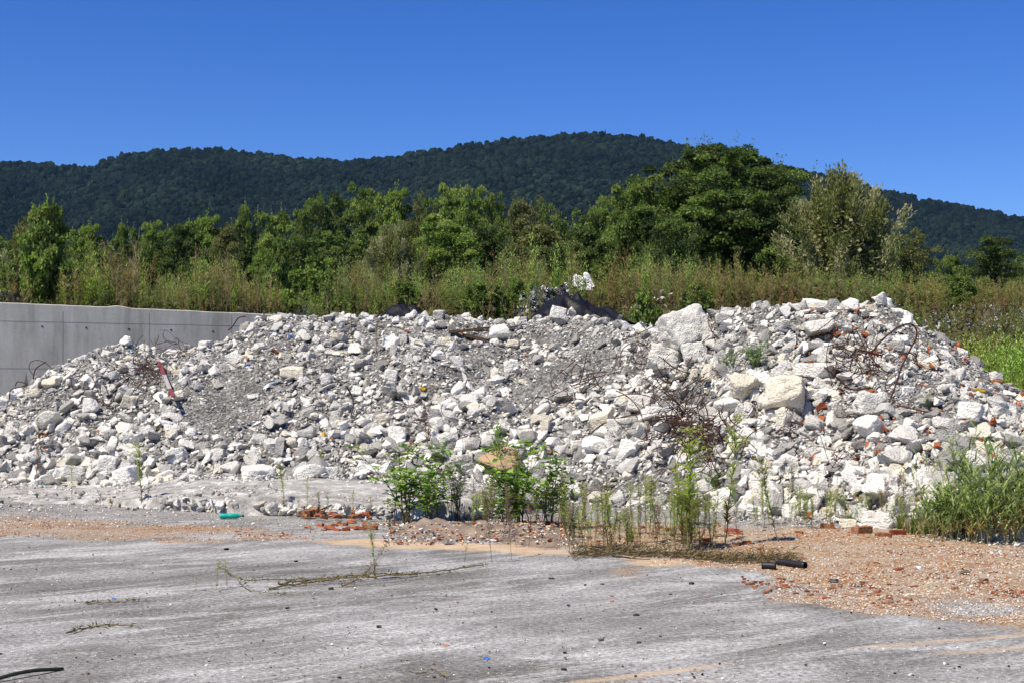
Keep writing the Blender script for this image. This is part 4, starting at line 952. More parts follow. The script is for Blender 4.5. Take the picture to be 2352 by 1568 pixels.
def wire_zone(n_, x, y, rx, ry, ang, label, lift=.12, sc0=.7, sc1=1.1):
    t = math.radians(ang); k = 0
    while k < n_:
        a, b = rng.normal(0, .5, 2)
        if a * a + b * b > 1.3: continue
        px, py = x + a * rx * math.cos(t) - b * ry * math.sin(t), y + a * rx * math.sin(t) + b * ry * math.cos(t); p = hit([px], [py])[0]
        if np.isnan(p[0]): p = hit([px], [py + 18])[0]
        if np.isnan(p[0]): k += 1; continue
        nn = slope_n(p[None])[0]; p = p + nn * unif(.06, lift * 2 + .06)
        s = unif(sc0, sc1); o = link('rusty_bar', WM[int(R_() * len(WM))], loc=p, rot=(unif(-1.15, -.35), rng.normal(0, .5), unif(-.6, .6) + (math.pi if R_() < .5 else 0)), scale=(s, s, s))
        tag(o, label, 'rebar', 'bent rusty bars in the rubble'); k += 1
wire_zone(84, 1592, 985, 140, 46, 20, "bent rusty bar in the big central tangle on the right heap's left slope", .16)
wire_zone(26, 1560, 850, 90, 40, 10, "bent rusty bar among blocks below the largest tilted slab", .1)
wire_zone(22, 1580, 1060, 110, 40, 10, "thin rusty bar at the lower edge of the central tangle", .1)
wire_zone(44, 335, 870, 62, 55, -35, "bent rusty bar in the tangle beside the striped pole", .2, .5, .9)
wire_zone(16, 400, 800, 40, 26, -20, "bent rusty bar on top of the tangle by the striped pole", .3, .5, .9)
wire_zone(10, 250, 910, 100, 50, 0, "thin rusty wire on the left hump", .12, .6, 1)
wire_zone(30, 1975, 850, 90, 42, 20, "bent rusty bar in the tangle below the big wire loop", .18, .6, 1)
wire_zone(9, 1790, 960, 60, 60, 20, "thin rusty wire around the square cream block", .1, .6, 1)
wire_zone(16, 1340, 900, 60, 60, -20, "thin rusty wire on the dip between the heaps", .12)
wire_zone(12, 1230, 760, 90, 26, 0, "thin dark wire near the crest at centre", .14, .5, .8)
wire_zone(12, 990, 960, 150, 90, 0, "thin dark wire on the long middle heap", .12, .5, .8)
wire_zone(7, 1950, 1060, 60, 30, 0, "rusty wire low on the right heap", .1, .5, .8)
def bar_px(pts, label, base=-1, r=.011, lift=.15, name='rusty_bar', m=None, cat='rebar', dist=None, ends=None, group='bent rusty bars in the rubble'):
    """bar through picture positions, standing at the distance of the point where it leaves the heap"""
    pts = np.array(pts, float); h = hit(pts[:, 0], pts[:, 1]); D = h[:, 1]; ok = ~np.isnan(D); 
    if dist: Dm = np.full(len(pts), dist)
    else:
        Db = D[base] if not np.isnan(D[base]) else hit([pts[base, 0]], [pts[base, 1] + 30])[0, 1]
        Dm = np.minimum(np.where(ok, D, Db), Db + .6) - lift; Dm = np.convolve(np.pad(Dm, 2, 'edge'), np.ones(5) / 5, 'valid')
    P3 = np.stack([X(pts[:, 0], Dm), Dm, CAM_H + (HY - pts[:, 1]) / F * Dm], 1)
    n_ = len(P3); t = np.linspace(0, n_ - 1, n_ * 4); Q_ = np.stack([np.interp(t, np.arange(n_), P3[:, k]) for k in range(3)], 1)
    Q_[1:-1] = (Q_[:-2] + Q_[1:-1] + Q_[2:]) / 3; Q_[1:-1] = (Q_[:-2] + Q_[1:-1] + Q_[2:]) / 3
    o_ = Q_[0].copy(); g = Geo(); tube(g, Q_ - o_, r, 6); o = put(name, g, m or M_rust, smooth_=True, loc=o_); return tag(o, label, cat, group)
def c4(pts): return [(a * .4298 + 1764, b * .4298 + 612.5) for a, b in pts]
def c3(pts): return [(a * .3907 + 1176, b * .3907 + 612.5) for a, b in pts]
def c1(pts): return [(a * .3907, b * .3907 + 612.5) for a, b in pts]
bar_px(c4([(555, 455), (600, 400), (650, 355), (700, 318), (750, 303), (785, 315), (797, 350), (790, 390), (765, 430), (735, 490), (710, 540), (690, 610), (665, 680), (640, 740)]), "big rusty wire loop arching over the right heap", r=.016, lift=.25)
bar_px(c4([(480, 440), (560, 460), (640, 480), (700, 470), (760, 455), (790, 480), (800, 520), (760, 560)]), "rusty bar curling under the big wire loop", r=.014)
bar_px(c4([(690, 740), (760, 755), (850, 775), (930, 795), (1020, 803), (1100, 800), (1140, 770), (1170, 715)]), "long thin wire sweeping right to the smooth white block", r=.012)
bar_px(c4([(200, 388), (250, 372), (300, 360), (340, 352), (345, 330)]), "rusty bar sticking out beside the orange brick", r=.018)
bar_px(c4([(300, 535), (380, 600), (440, 660), (520, 650), (600, 640)]), "rusty bar crossing left of the rust-lined wedge", r=.016)
bar_px(c4([(400, 445), (425, 390), (440, 345)]), "short upright wire above the long flat slab", r=.010)
bar_px(c4([(0, 825), (60, 830), (120, 828), (175, 822)]), "straight wire lying below the square cream block", r=.010)
bar_px(c3([(640, 640), (632, 570), (640, 490), (690, 450), (760, 440), (815, 500)]), "thin dark wire hoop in the dip below the crest", r=.010)
bar_px(c3([(250, 1110), (400, 1050), (480, 960), (560, 905), (700, 870), (830, 850)]), "long rusty bar running up from the dip to the tangle", r=.013)
bar_px(c3([(840, 890), (950, 905), (1040, 930), (1110, 985), (1180, 1050), (1240, 1110)]), "long curved bar through the densest rusty wires", r=.015)
bar_px(c3([(1240, 520), (1230, 440), (1180, 390), (1150, 330), (1160, 270)]), "thin wire rising right of the largest tilted slab", r=.010)
bar_px(c3([(345, 275), (320, 215), (295, 155), (280, 110)]), "rusty straight rod leaning in front of the black sheet", r=.016, dist=38.5)
bar_px(c3([(690, 420), (790, 370), (890, 330), (960, 290)]), "thin wire left of the largest slab", r=.009)
bar_px(c1([(1125, 420), (1100, 392), (1085, 350), (1055, 340), (1025, 355), (990, 385)]), "dark hooked bar standing up before the wall, highest of the left tangle", base=0, r=.015)
bar_px(c1([(1080, 430), (1085, 400), (1060, 440), (1000, 405), (960, 400), (925, 432)]), "forked dark bar reaching left in front of the wall", base=0, r=.014)
bar_px(c1([(1340, 375), (1370, 350), (1400, 298), (1445, 292)]), "bent bar with a flat tip just below the wall's right end", base=0, r=.016)
bar_px(c1([(195, 660), (205, 600), (240, 575), (270, 558)]), "rusty bar with a kink at the left shoulder", base=0, r=.015)
bar_px(c1([(200, 640), (168, 600), (175, 560), (215, 545), (260, 558), (300, 590), (330, 625)]), "thin wire hoop before the wall at left", base=-1, r=.009)
bar_px(c1([(55, 780), (58, 718), (120, 705), (170, 690), (100, 668), (90, 700)]), "rusty bar hooked at the left end of the heap", base=0, r=.013)
bar_px(c1([(0, 780), (60, 782), (130, 770), (200, 730), (280, 690)]), "thin wire running along the left shoulder", base=-1, r=.010)
bar_px(c1([(400, 690), (440, 700), (500, 715)]), "short red-brown bar below the left hump top", r=.013)
bar_px(c1([(610, 600), (640, 660), (700, 690), (760, 650)]), "rusty bar left of the dense part of the left tangle", r=.014)
bar_px(c1([(465, 880), (500, 820), (560, 790), (640, 780)]), "dark bar on the slope left of the left tangle", r=.011)
# striped pole
pp = hit(*np.array(c1([(983, 555), (1065, 800)])).T, dflt=36.0)
mR, tR, bR = mat("red_white_paint", rough=.6); n = N(tR); vc = n.new("ShaderNodeTexCoord").outputs['Object']; sx_ = n.new("ShaderNodeSeparateXYZ"); n.l(vc, sx_.inputs[0])
st = n.math('DIVIDE', sx_.outputs[2], float(np.linalg.norm(pp[1] - pp[0])) * 1.05); n.l(n.mix(1.0, n.ramp(st, [(0, (.42, .40, .38)), (.14, (.24, .06, .06)), (.44, (.42, .40, .38)), (.72, (.24, .06, .06))], 'CONSTANT'), n.ramp(n.noise(vc, 14, 4, .7), [(.3, .6), (.6, 1.05)]), 'MULTIPLY'), bR.inputs['Base Color'])
a0, a1 = pp[0], pp[1]; a0 = a0 + [0, -1.15, .12]; a1 = a1 + [0, -.8, .15]; dv = Vector(a1 - a0); g = Geo(); boxg(g, -.042, .042, -.015, .015, 0, dv.length)
tag(put('striped_pole', g, mR, loc=a0, rot=dv.to_track_quat('Z', 'Y').to_euler()), "red and white striped pole leaning on the left rebar tangle", "pole")

# ------------------------------------------------------------------ bricks
def brick_mesh(i, box=1.0, dims=(1, .48, .30)):
    g = Geo(); v, f = rock(3, 7000 + i, planes=3 if i % 3 else 7, sharp=30, rough=.03, box=box, dims=dims); g.add(v, None, f); return to_mesh('brick', g, M_brick, False)
BM = [brick_mesh(i, 1.0, (1, [.48, .5, .7, .6][i % 4], [.42, .40, .55, .34][i % 4])) for i in range(9)]
def ground_fn(x, y): return np.maximum(mound(x, y), np.maximum(slab_h(x, y), gz(x, y)))
def brick(cx, cy, wpx, label, flat=False, group='broken red bricks', lift=.0, fn=ground_fn, shade=1.0, i=None):
    p = hit([cx], [cy], fn, 9.0, 45)[0]
    if np.isnan(p[0]): return
    s = wpx * p[1] / F * .45; o = link('brick', BM[int(R_() * 9) if i is None else i], loc=p + [0, 0, s * .16 + lift], rot=(unif(-.5, .5) if not flat else unif(-.08, .08), unif(-.3, .3) * (0.3 if flat else 1), unif(-.7, .7)), scale=(s, s, s * unif(.9, 1.2)))
    k = unif(.55, 1.25) * shade; o.color = (k * 1.0, k * unif(.85, 1.45), k * unif(.85, 1.3), 1); tag(o, label, 'brick', group); return o
for (x, y, w_, lab) in [(1928, 769, 32, "orange brick wedged at the dark hollow near the right crest"), (2286, 883, 38, "large orange brick near the right end of the heap"), (2026, 903, 24, "orange brick piece under the big wire loop"),
    (1871, 1014, 24, "round orange brick lump beside a white block, lower right heap"), (2056, 1094, 20, "orange brick on top of the big white angular block"), (2039, 1034, 20, "orange brick piece above the angular white block"),
    (2052, 870, 16, "orange brick in the right rebar tangle"), (1923, 990, 10, "small orange chip right of the round orange lump"), (1893, 1027, 12, "small orange brick bit below the round orange lump"), (2127, 1012, 12, "orange brick bit left of the reeds"),
    (2114, 875, 12, "orange chip right of the wire loop"), (2144, 873, 11, "orange chip further right of the wire loop"), (2164, 945, 16, "orange shard beside a wood scrap in grey fines"), (2138, 976, 14, "orange shard under the long thin wire"),
    (2211, 986, 34, "flat orange brick beside the white pipe"), (2329, 925, 22, "orange brick pair at the right edge of the heap"), (2300, 905, 16, "small orange brick below the large orange brick"), (1820, 858, 28, "thin orange tile above the square cream block"),
    (1863, 739, 10, "orange chip below the crest slab of the right heap"), (1818, 703, 12, "orange chip on the right crest"), (2075, 820, 12, "orange chip near the loop top"), (1866, 812, 22, "thin orange tile by the fern"), (1990, 868, 26, "orange brick half buried in the right tangle"),
    (1930, 880, 12, "orange bit left of the right tangle"), (672, 1039, 22, "red brick low on the middle heap"), (1063, 769, 13, "orange brick bit under the rotten plank"), (913, 700, 10, "orange chip on the crest of the middle heap"), (2260, 975, 14, "orange bit on the right slope"),
    (1735, 985, 10, "small orange bit right of the central tangle"), (2250, 1105, 22, "orange brick seen through the reeds"), (2200, 1070, 18, "orange brick left of the reed tops"), (720, 1010, 9, "tiny red bit below the yellow rag"), (2325, 985, 12, "orange chip low at the right edge")]:
    brick(x, y, w_, lab)
for (x, y, w_, lab) in [(1981, 1223, 58, "long red brick lying left of the flat broken ones by the boulder"), (2030, 1232, 44, "flat broken brick in front of the white boulder"), (2062, 1226, 40, "red brick right of the boulder in front of the reeds"), (1901, 1212, 38, "red brick on the gravel left of the boulder"),
    (1852, 1193, 26, "red brick among the weeds at the right heap foot"), (1912, 1187, 34, "brown brick among the weeds left of the boulder"), (2308, 1241, 18, "brick with white mortar in front of the reeds"), (1618, 1244, 28, "brick lump behind the dry weed mat"), (1716, 1248, 26, "brick standing on the gravel right of the brick lump"),
    (1693, 1252, 24, "flatter brick touching the standing one"), (1701, 1184, 26, "orange brick at the heap foot above the gravel"), (1681, 1222, 40, "row-like broken brick on the gravel"), (1836, 1224, 22, "brick with a pointed corner on the gravel"), (1391, 1222, 14, "small brick between the foreground weeds, left"),
    (1432, 1193, 14, "small brick behind the foreground weeds"), (1845, 1283, 14, "small brick left of the black pipes' end"), (2013, 1294, 18, "dark red brick in the gravel, right of the pipes"), (2064, 1309, 26, "flat red shard right of the pipes"), (2120, 1280, 13, "small brown brick on the gravel"), (2259, 1334, 24, "dark brick near the right edge on the gravel"),
    (1764, 1358, 20, "brown brick at the gravel's lower edge"), (1828, 1363, 15, "dark brick bit at the gravel's lower edge"), (1405, 1369, 10, "lone brick bit on the grey yard"), (1406, 1381, 10, "lone tan stone under the lone brick bit"), (2040, 1386, 28, "large brown shard at the lower gravel edge"), (1619, 1360, 8, "tiny brown stone on the yard")]:
    brick(x, y, w_, lab, True)
k = 0
BP = [(x_, y_, w2) for x_, y_, w2 in zip(unif(700, 868, 34), unif(1186, 1220, 34), unif(10, 22, 34))] + [(705, 1191, 40), (722, 1180, 26), (742, 1185, 24), (757, 1216, 36), (735, 1208, 24), (775, 1196, 30), (790, 1206, 26), (768, 1208, 22), (806, 1200, 28), (822, 1196, 24), (838, 1190, 20), (850, 1216, 40), (824, 1216, 30), (812, 1212, 22), (795, 1218, 22), (775, 1218, 22), (745, 1198, 24), (760, 1190, 20), (786, 1188, 18), (730, 1195, 22), (842, 1204, 22), (712, 1182, 20), (865, 1206, 18)]
for x, y, w_ in BP:
    brick(x, y, w_ * .92, ("dark brown-red" if x < 735 else "orange-red") + (" broken brick at the left end of the brick pile" if x < 735 else " broken brick in the middle of the brick pile" if x < 800 else " broken brick at the right end of the brick pile"), group='brick pile', lift=.07 if y < 1200 else .0)
for (x, y, w_) in [(x_, 1340 + (x_ - 1700) * .12 + d_, w2) for x_, d_, w2 in zip(unif(1700, 2090, 70), rng.normal(0, 10, 70), unif(6, 17, 70))] + [(a_, b_, c_) for a_, b_, c_ in zip(unif(1880, 2120, 24), rng.normal(1345, 5, 24), unif(8, 16, 24))] + [(a_, b_, c_) for a_, b_, c_ in zip(unif(2190, 2352, 16), rng.normal(1362, 6, 16), unif(8, 18, 16))]:
    brick(x, y, w_, "small red-brown brick bit " + ("in the long stray row across the gravel" if x < 2120 else "in the cluster near the right edge"), True, group='brick bits on the gravel')
for (x, y, w_) in zip(unif(530, 720, 26), rng.normal(1227, 4, 26), unif(5, 12, 26)):
    brick(x, y, w_, "small red brick bit strewn left of the brick pile", True, group='brick bits left of the pile')
for (x, y, w_) in zip(unif(1330, 1800, 46), unif(1200, 1250, 46), unif(6, 16, 46)):
    brick(x, y, w_, "small brick bit among the foreground weeds", True, group='brick bits among the weeds')
for (x, y, w_) in zip(unif(1180, 1320, 22), unif(1140, 1215, 22), unif(6, 16, 22)):
    brick(x, y, w_, "small orange brick bit behind the leafy bushes", True, group='brick bits behind the bushes')
BERM = gpoly([(885, 1222), (960, 1206), (1100, 1212), (1300, 1215), (1310, 1248), (1200, 1250), (1080, 1236), (960, 1230)])
# gravel: crushed brick and limestone, loose grit on the yard
g = Geo()
def pebbles(n_, x0, x1, y0, y1, s0, s1, pal, wts, mask=None, pw=1.0):
    px = unif(x0, x1, n_); yy = y0 + (y1 - y0) * R_(n_) ** pw; D = gy(yy); x = X(px, D); k = np.ones(n_, bool) if mask is None else mask(x, D); x, D = x[k], D[k]; s = unif(s0, s1, len(x)) * unif(.6, 1.2, len(x))
    z = np.maximum(np.maximum(gz(x, D), mound(x, D, False)), slab_h(x, D)); z = np.maximum(z, .11 * smooth(-.25, .45, inpoly(x, D, BERM))); c = np.array(pal)[rng.choice(len(pal), len(x), p=wts)] * unif(.75, 1.2, len(x))[:, None]
    scatter(g, PB, np.stack([x, D, z + s * .35], 1), orient(np.stack([x, D, z], 1), .5, 0), s, np.clip(c, 0, .85))
PB = rp(1, 10, rough=.15)
OR = (.36, .12, .045); RB = (.25, .07, .03); CR = (.62, .49, .34); WH = (.70, .66, .60); GR = (.25, .24, .23); DK = (.04, .04, .04)
pebbles(26000, 1280, 2460, 1195, 1430, .005, .013, [OR, RB, CR, WH, GR], [.04, .02, .34, .52, .08], lambda x, y: inpoly(x, y, G_BRICK) + .8 * fbm2(x, y, .9, 3, 1.) > -.3)
pebbles(5000, 1280, 2460, 1195, 1430, .008, .024, [OR, RB, CR, WH], [.45, .2, .2, .15], lambda x, y: (inpoly(x, y, G_BRICK) + .8 * fbm2(x, y, .9, 3, 1.) > -.1) & (fbm2(x, y * 1.6, .8, 4, 33.) > .28))
pebbles(4500, -60, 900, 1176, 1248, .005, .015, [OR, RB, CR, WH, GR], [.03, .01, .42, .36, .18], lambda x, y: inpoly(x, y, G_LEFT) + .6 * fbm2(x, y, .9, 3, 1.) > -.1)
pebbles(1300, 880, 1320, 1195, 1250, .012, .04, [OR, RB, GR, CR, WH], [.14, .10, .30, .26, .20])
pebbles(9000, -60, 2400, 1105, 1210, .008, .022, [CR, WH, GR], [.15, .55, .3])
pebbles(9000, -60, 2400, 1230, 1570, .002, .0065, [WH, CR, GR, DK, CR], [.45, .2, .18, .12, .05], pw=.8)
pebbles(1300, -60, 900, 1176, 1248, .006, .020, [OR, RB, CR], [.6, .25, .15], lambda x, y: (inpoly(x, y, G_LEFT) > 0) & (fbm2(x, y, 1.1, 3, 17.) > .1))
pebbles(700, -60, 2400, 1230, 1570, .008, .016, [WH, GR, DK, RB], [.3, .3, .3, .1])
tag(put('gravel', g, M_peb), "crushed brick, limestone grit and loose gravel on the yard", "gravel", kind='stuff')

# ------------------------------------------------------------------ odd pieces of waste
def at(x, y, fn=ground_fn): return hit([x], [y], fn, 9.0, 45, dflt=30)[0]
def shard(name, x, y, w_, h_, m, label, cat, th=.02, roll=0., seed=1, tilt=.0, push=.06, group=None):
    """ragged thick plate or crumpled scrap facing the viewer"""
    p = at(x, y); s = p[1] / F; W_, H_ = w_ * s, h_ * s; r = np.random.default_rng(seed); n_ = 14; a = np.sort(r.uniform(0, 6.283, n_)); rr = r.uniform(.7, 1.1, n_)
    ex = np.sign(np.cos(a)) * np.abs(np.cos(a)) ** .6 * rr * W_ / 2; ez = np.sign(np.sin(a)) * np.abs(np.sin(a)) ** .6 * rr * H_ / 2; g = Geo(); V, T = [], []
    by = r.normal(size=n_) * min(W_, H_) * .14
    for sd_, off in ((0, -th / 2), (1, th / 2)):
        V += [(ex[k], off + by[k], ez[k]) for k in range(n_)] + [(0, off - min(W_, H_) * .1, 0)]
    m1 = n_ + 1; Q_ = []
    for k in range(n_):
        k2 = (k + 1) % n_; T.append((k, k2, n_)); T.append((m1 + k2, m1 + k, m1 + n_)); Q_.append((k, m1 + k, m1 + k2, k2))
    g.add(V, Q_, T); o = put(name, g, m, loc=p + [0, -push, H_ * .1], rot=(tilt, roll, unif(-.3, .3))); return tag(o, label, cat, group)
def prism(name, x0, y0, x1, y1, wd, th, m, label, cat, lift=.06, fn=ground_fn, taper=.8, seed=1):
    """worn plank between two picture points"""
    a, b = at(x0, y0, fn), at(x1, y1, fn); a = a + [0, -lift, .03]; b = b + [0, -lift, .03]; dv = Vector(b - a); r = np.random.default_rng(seed); k = 8; V, Q_ = [], []
    for i in range(k + 1):
        f = 1 - (1 - taper) * i / k; w2, t2 = wd / 2 * f * r.uniform(.8, 1.1), th / 2 * r.uniform(.8, 1.1); z = dv.length * i / k; V += [(-w2, -t2, z), (w2, -t2, z), (w2, t2, z), (-w2, t2, z)]
        if i: j = (i - 1) * 4; Q_ += [(j + q, j + (q + 1) % 4, j + 4 + (q + 1) % 4, j + 4 + q) for q in range(4)]
    Q_ += [(0, 3, 2, 1), (4 * k, 4 * k + 1, 4 * k + 2, 4 * k + 3)]; g = Geo(); g.add(V, Q_); return tag(put(name, g, m, loc=a, rot=dv.to_track_quat('Z', 'Y').to_euler()), label, cat)
prism('wooden_plank', 1033, 766, 1123, 757, .16, .07, M_wood, "dark rotten plank below the crest beside a white lump", "plank", seed=3)
prism('wooden_plank', 1068, 772, 1122, 785, .14, .06, M_wood, "second rotten board under the dark plank", "plank", seed=4)
prism('wooden_stake', 1733, 1080, 1726, 1022, .12, .07, M_wood, "upright splintered stake right of the central tangle", "stake", taper=.4, seed=5)
prism('wooden_stake', 1888, 812, 1874, 788, .09, .04, M_wood, "short split stick beside the hollow under the crest slab", "stake", seed=6)
prism('wooden_stake', 2172, 954, 2181, 932, .09, .06, M_wood, "stub of wood beside an orange shard", "stake", seed=7)
prism('wooden_stake', 1985, 968, 2026, 992, .05, .04, M_rust2, "rusty edge strip on the broken wall wedge", "metal strip", lift=.42, seed=8)
prism('wooden_stake', 364, 990, 400, 952, .09, .05, M_wood, "dark board half buried below the striped pole", "board", seed=9)
for o_ in sc.objects:
    if o_.get('category') == 'metal strip': o_.name = 'metal_strip'
    if o_.get('category') == 'board': o_.name = 'wooden_board'
shard('metal_sheet', 2138, 840, 42, 22, M_rust2, "crumpled rust-red sheet right of the big wire loop", "metal sheet", .02, .1, 2, push=.12)
shard('metal_sheet', 1970, 1058, 30, 20, M_rust2, "rusty metal plate low on the right heap", "metal sheet", .02, .6, 3, push=.12)
shard('metal_sheet', 634, 810, 26, 10, M_rust2, "rusty shard on the upper left slope", "metal sheet", .02, .5, 4)
shard('metal_sheet', 1884, 940, 22, 34, M_rust2, "dark rusty piece right of the square cream block", "metal sheet", .03, .5, 5)
shard('metal_sheet', 412, 860, 16, 30, M_rust2, "rust-brown plate behind the striped pole", "metal sheet", .03, -.2, 6)
shard('metal_sheet', 100, 1004, 26, 20, M_rust2, "rusty lump in the hollow at the far left", "metal sheet", .04, -.2, 7)
shard('metal_sheet', 1060, 925, 34, 10, M_rust2, "rusty strip below the white lump by the ramp", "metal sheet", .03, .1, 8)
shard('yellow_object', 2241, 899, 34, 14, M_yel, "yellow foam piece near the right end of the heap", "foam", .09, .1, 9, push=.1)
shard('yellow_rag', 971, 892, 14, 10, M_yel, "small yellow scrap on the middle heap", "rag", .03, .3, 10)
shard('yellow_rag', 744, 1003, 8, 20, M_yel, "upright yellow rag beside a white stone", "rag", .03, 0, 11)
shard('yellow_rag', 938, 1034, 30, 10, M_yel, "long yellow rag above the leafy bush", "rag", .03, .35, 12)
shard('yellow_rag', 452, 845, 12, 6, M_yel, "tiny yellow scrap right of the striped pole", "rag", .02, 0, 13)
shard('yellow_rag', 936, 930, 8, 5, M_yel, "tiny yellow scrap in the middle of the long heap", "rag", .02, 0, 14)
shard('blue_scrap', 668, 773, 13, 8, M_blue, "bright blue scrap under a small slab near the crest", "plastic scrap", .02, 0, 15)
shard('blue_scrap', 758, 741, 9, 6, M_blue, "blue scrap just below the crest", "plastic scrap", .02, 0, 16)
shard('blue_scrap', 61, 901, 9, 16, M_blue, "blue rag at the far left shoulder", "plastic scrap", .03, 0, 17)
shard('blue_scrap', 301, 1009, 26, 10, M_pale, "pale blue plastic on the lower left slope", "plastic scrap", .03, -.3, 18)
shard('blue_scrap', 572, 840, 8, 8, M_blue, "dark blue bit right of the left tangle", "plastic scrap", .03, 0, 19)
shard('blue_scrap', 623, 882, 40, 8, M_pale, "long pale blue film on the slope", "plastic scrap", .02, -.2, 20)
shard('blue_scrap', 804, 843, 18, 10, M_pale, "pale blue film near the middle of the upper slope", "plastic scrap", .02, 0, 21)
shard('blue_scrap', 302, 807, 16, 7, M_pale, "pale blue bit on top of the left hump", "plastic scrap", .02, 0, 22)
shard('blue_scrap', 629, 764, 18, 6, M_pale, "pale blue film below the crest stones", "plastic scrap", .02, 0, 23)
shard('blue_scrap', 1299, 865, 14, 6, M_pale, "grey-blue bit on the smooth ramp", "plastic scrap", .02, 0, 24)
shard('red_scrap', 1076, 1022, 13, 13, M_red, "bright red cup-like scrap low on the middle heap", "plastic scrap", .06, 0, 25)
shard('green_scrap', 738, 1044, 16, 12, simple("olive_plastic", (.25, .28, .10), .7), "olive green shard above the foot boulders", "plastic scrap", .03, 0, 26)
shard('blue_scrap', 110, 1115, 8, 5, M_teal, "tiny turquoise bit on the gravel, far left", "plastic scrap", .03, 0, 27)
shard('blue_scrap', 265, 1373, 12, 6, M_blue, "blue scrap on the grey yard", "plastic scrap", .01, 0, 28, tilt=-1.2)
shard('blue_scrap', 1117, 1513, 18, 9, M_blue, "blue scrap flat on the nearest part of the yard", "plastic scrap", .008, 0, 29, tilt=-1.35, push=0)
shard('orange_scrap', 1025, 1482, 16, 5, simple("orange_plastic", (.6, .16, .04), .6), "orange scrap flat on the nearest part of the yard", "plastic scrap", .008, 0, 30, tilt=-1.3, push=0)
shard('black_scrap', 1460, 1411, 14, 8, M_dark, "black bracket lying on the yard", "scrap", .03, 0, 31, tilt=-.6)
shard('black_scrap', 1465, 1474, 14, 7, simple("brown_lump", (.07, .055, .045), .8), "dark brown lump on the near yard", "scrap", .04, 0, 32, tilt=-.6)
shard('black_scrap', 1912, 1334, 24, 11, simple("slate", (.10, .10, .10), .8), "dark slate piece on the gravel", "scrap", .06, 0, 33, tilt=-.5)
shard('black_scrap', 2209, 1313, 24, 10, simple("brown_stone", (.16, .12, .07), .8), "brown flat stone on the gravel near the right edge", "stone", .08, 0, 34, tilt=-.3)
shard('white_scrap', 2106, 1305, 14, 14, M_bag, "crumpled white scrap on the gravel", "plastic scrap", .06, 0, 35, tilt=-.4)
shard('white_scrap', 84, 985, 20, 36, M_bag, "white torn sack on the left slope", "plastic scrap", .03, .1, 36)
for k_, (x, y) in enumerate([(1344, 1344), (1383, 1343), (1589, 1342), (1306, 1391), (1297, 1500), (1298, 1512), (1295, 1540), (1380, 1470), (1266, 1330), (660, 1398), (520, 1262), (680, 1290), (1540, 1366), (760, 1352), (870, 1440)]):
    p = at(x, y); o = link('dark_stone', BM[k_ % 9], loc=p + [0, 0, .01], rot=(0, 0, unif(0, 6)), scale=[unif(.014, .03) * p[1] / 13] * 3); o.color = (.10, .30, .6, 1)
    tag(o, "small dark stone lying loose on the grey yard", 'stone', 'dark stones on the yard')
shard('plastic_net', 990, 1122, 60, 8, simple("green_net", (.02, .14, .11), .7), "dark green net strip at the slab behind the bush", "net", .05, .0, 37)
# bottle
p = at(529, 1192); g = Geo(); r_ = [.0, .036, .040, .040, .036, .040, .038, .016, .014, .014]; z_ = [0, .002, .02, .09, .12, .15, .24, .30, .31, .335]
tube(g, [(z, 0, 0) for z in z_], np.maximum(r_, .002), 10); root = link('bottle', None, loc=p + [-.17, 0, .055], rot=(0, 0, .1), scale=(1.1, 1.1, 1.1)); put('bottle_body', g, M_teal, root, smooth_=True)
g = Geo(); tube(g, [(.325, 0, 0), (.35, 0, 0)], [.018, .018], 10); put('cap', g, M_dark, root); tag(root, "teal plastic bottle lying on the grey gravel, left of the brick pile", "bottle")
# pipes: hollow
def pipe(name, x0, y0, x1, y1, rad, m, label, cat, lift=None, fn=ground_fn, bow=0.):
    a, b = at(x0, y0, fn), at(x1, y1, fn); dv = b - a; L = np.linalg.norm(dv); k = 14; t = np.linspace(0, 1, k); pts = a + dv * t[:, None]; pts[:, 2] += (rad if lift is None else lift) + bow * np.sin(np.pi * t); o0 = pts[0].copy(); pts = pts - o0
    out = Geo(); tube(out, pts, rad, 14, cap=False); v1 = len(out.v[0]); inn = Geo(); tube(inn, pts, rad * .86, 14, cap=False); v2, q2, _, _ = inn.arr(); out.add(v2, q2[:, ::-1])
    for base in (0, (k - 1) * 14):
        out.q.append(np.array([(base + j, base + (j + 1) % 14, v1 + base + (j + 1) % 14, v1 + base + j) for j in range(14)]))
    root = put(name, out, m, smooth_=True, loc=o0); return tag(root, label, cat)
pipe('pipe', 1786, 1297, 1850, 1306, .042, M_dark, "longer black plastic pipe piece at the end of the dry weed mat", "pipe")
pipe('pipe', 1750, 1306, 1782, 1308, .044, M_dark, "short black plastic pipe piece left of the longer one", "pipe")
pipe('pipe', 2212, 974, 2240, 992, .035, M_pvc, "short white plastic pipe sticking out of the right slope", "pipe", lift=.1)
pipe('hose', -40, 1574, 144, 1540, .014, M_pipeg, "dark olive hose end at the bottom left corner", "hose", bow=.03)
bar_px(np.array([(0, 0), (14, 24), (18, 46), (10, 66), (24, 84)]) * 1.0 + [795, 885], "dark hose loop half buried in the middle heap", r=.02, name='hose', m=M_dark, cat='hose', group=None)

# soil berm behind the sand patch
bx_ = np.arange(860, 1340, 5.0); by_ = gy(np.arange(1262, 1180, -1.5)); mso = simple("loose_soil", (.24, .19, .15), .95, .05, 0, .5, 4, 1.0)
tag(put('soil', grid(bx_, by_, lambda x, y: np.where(inpoly(x, y, BERM) > -.35, .03 * fbm2(x, y, 9, 3, 7.) * smooth(-.3, .3, inpoly(x, y, BERM)) + .12 * smooth(-.25, .45, inpoly(x, y, BERM)) * (1 + .5 * fbm2(x, y, 2.5, 4, 4.)) - .02, -.03)), mso, smooth_=True), "low berm of loose brown soil in front of the bushes", "soil", kind='structure')

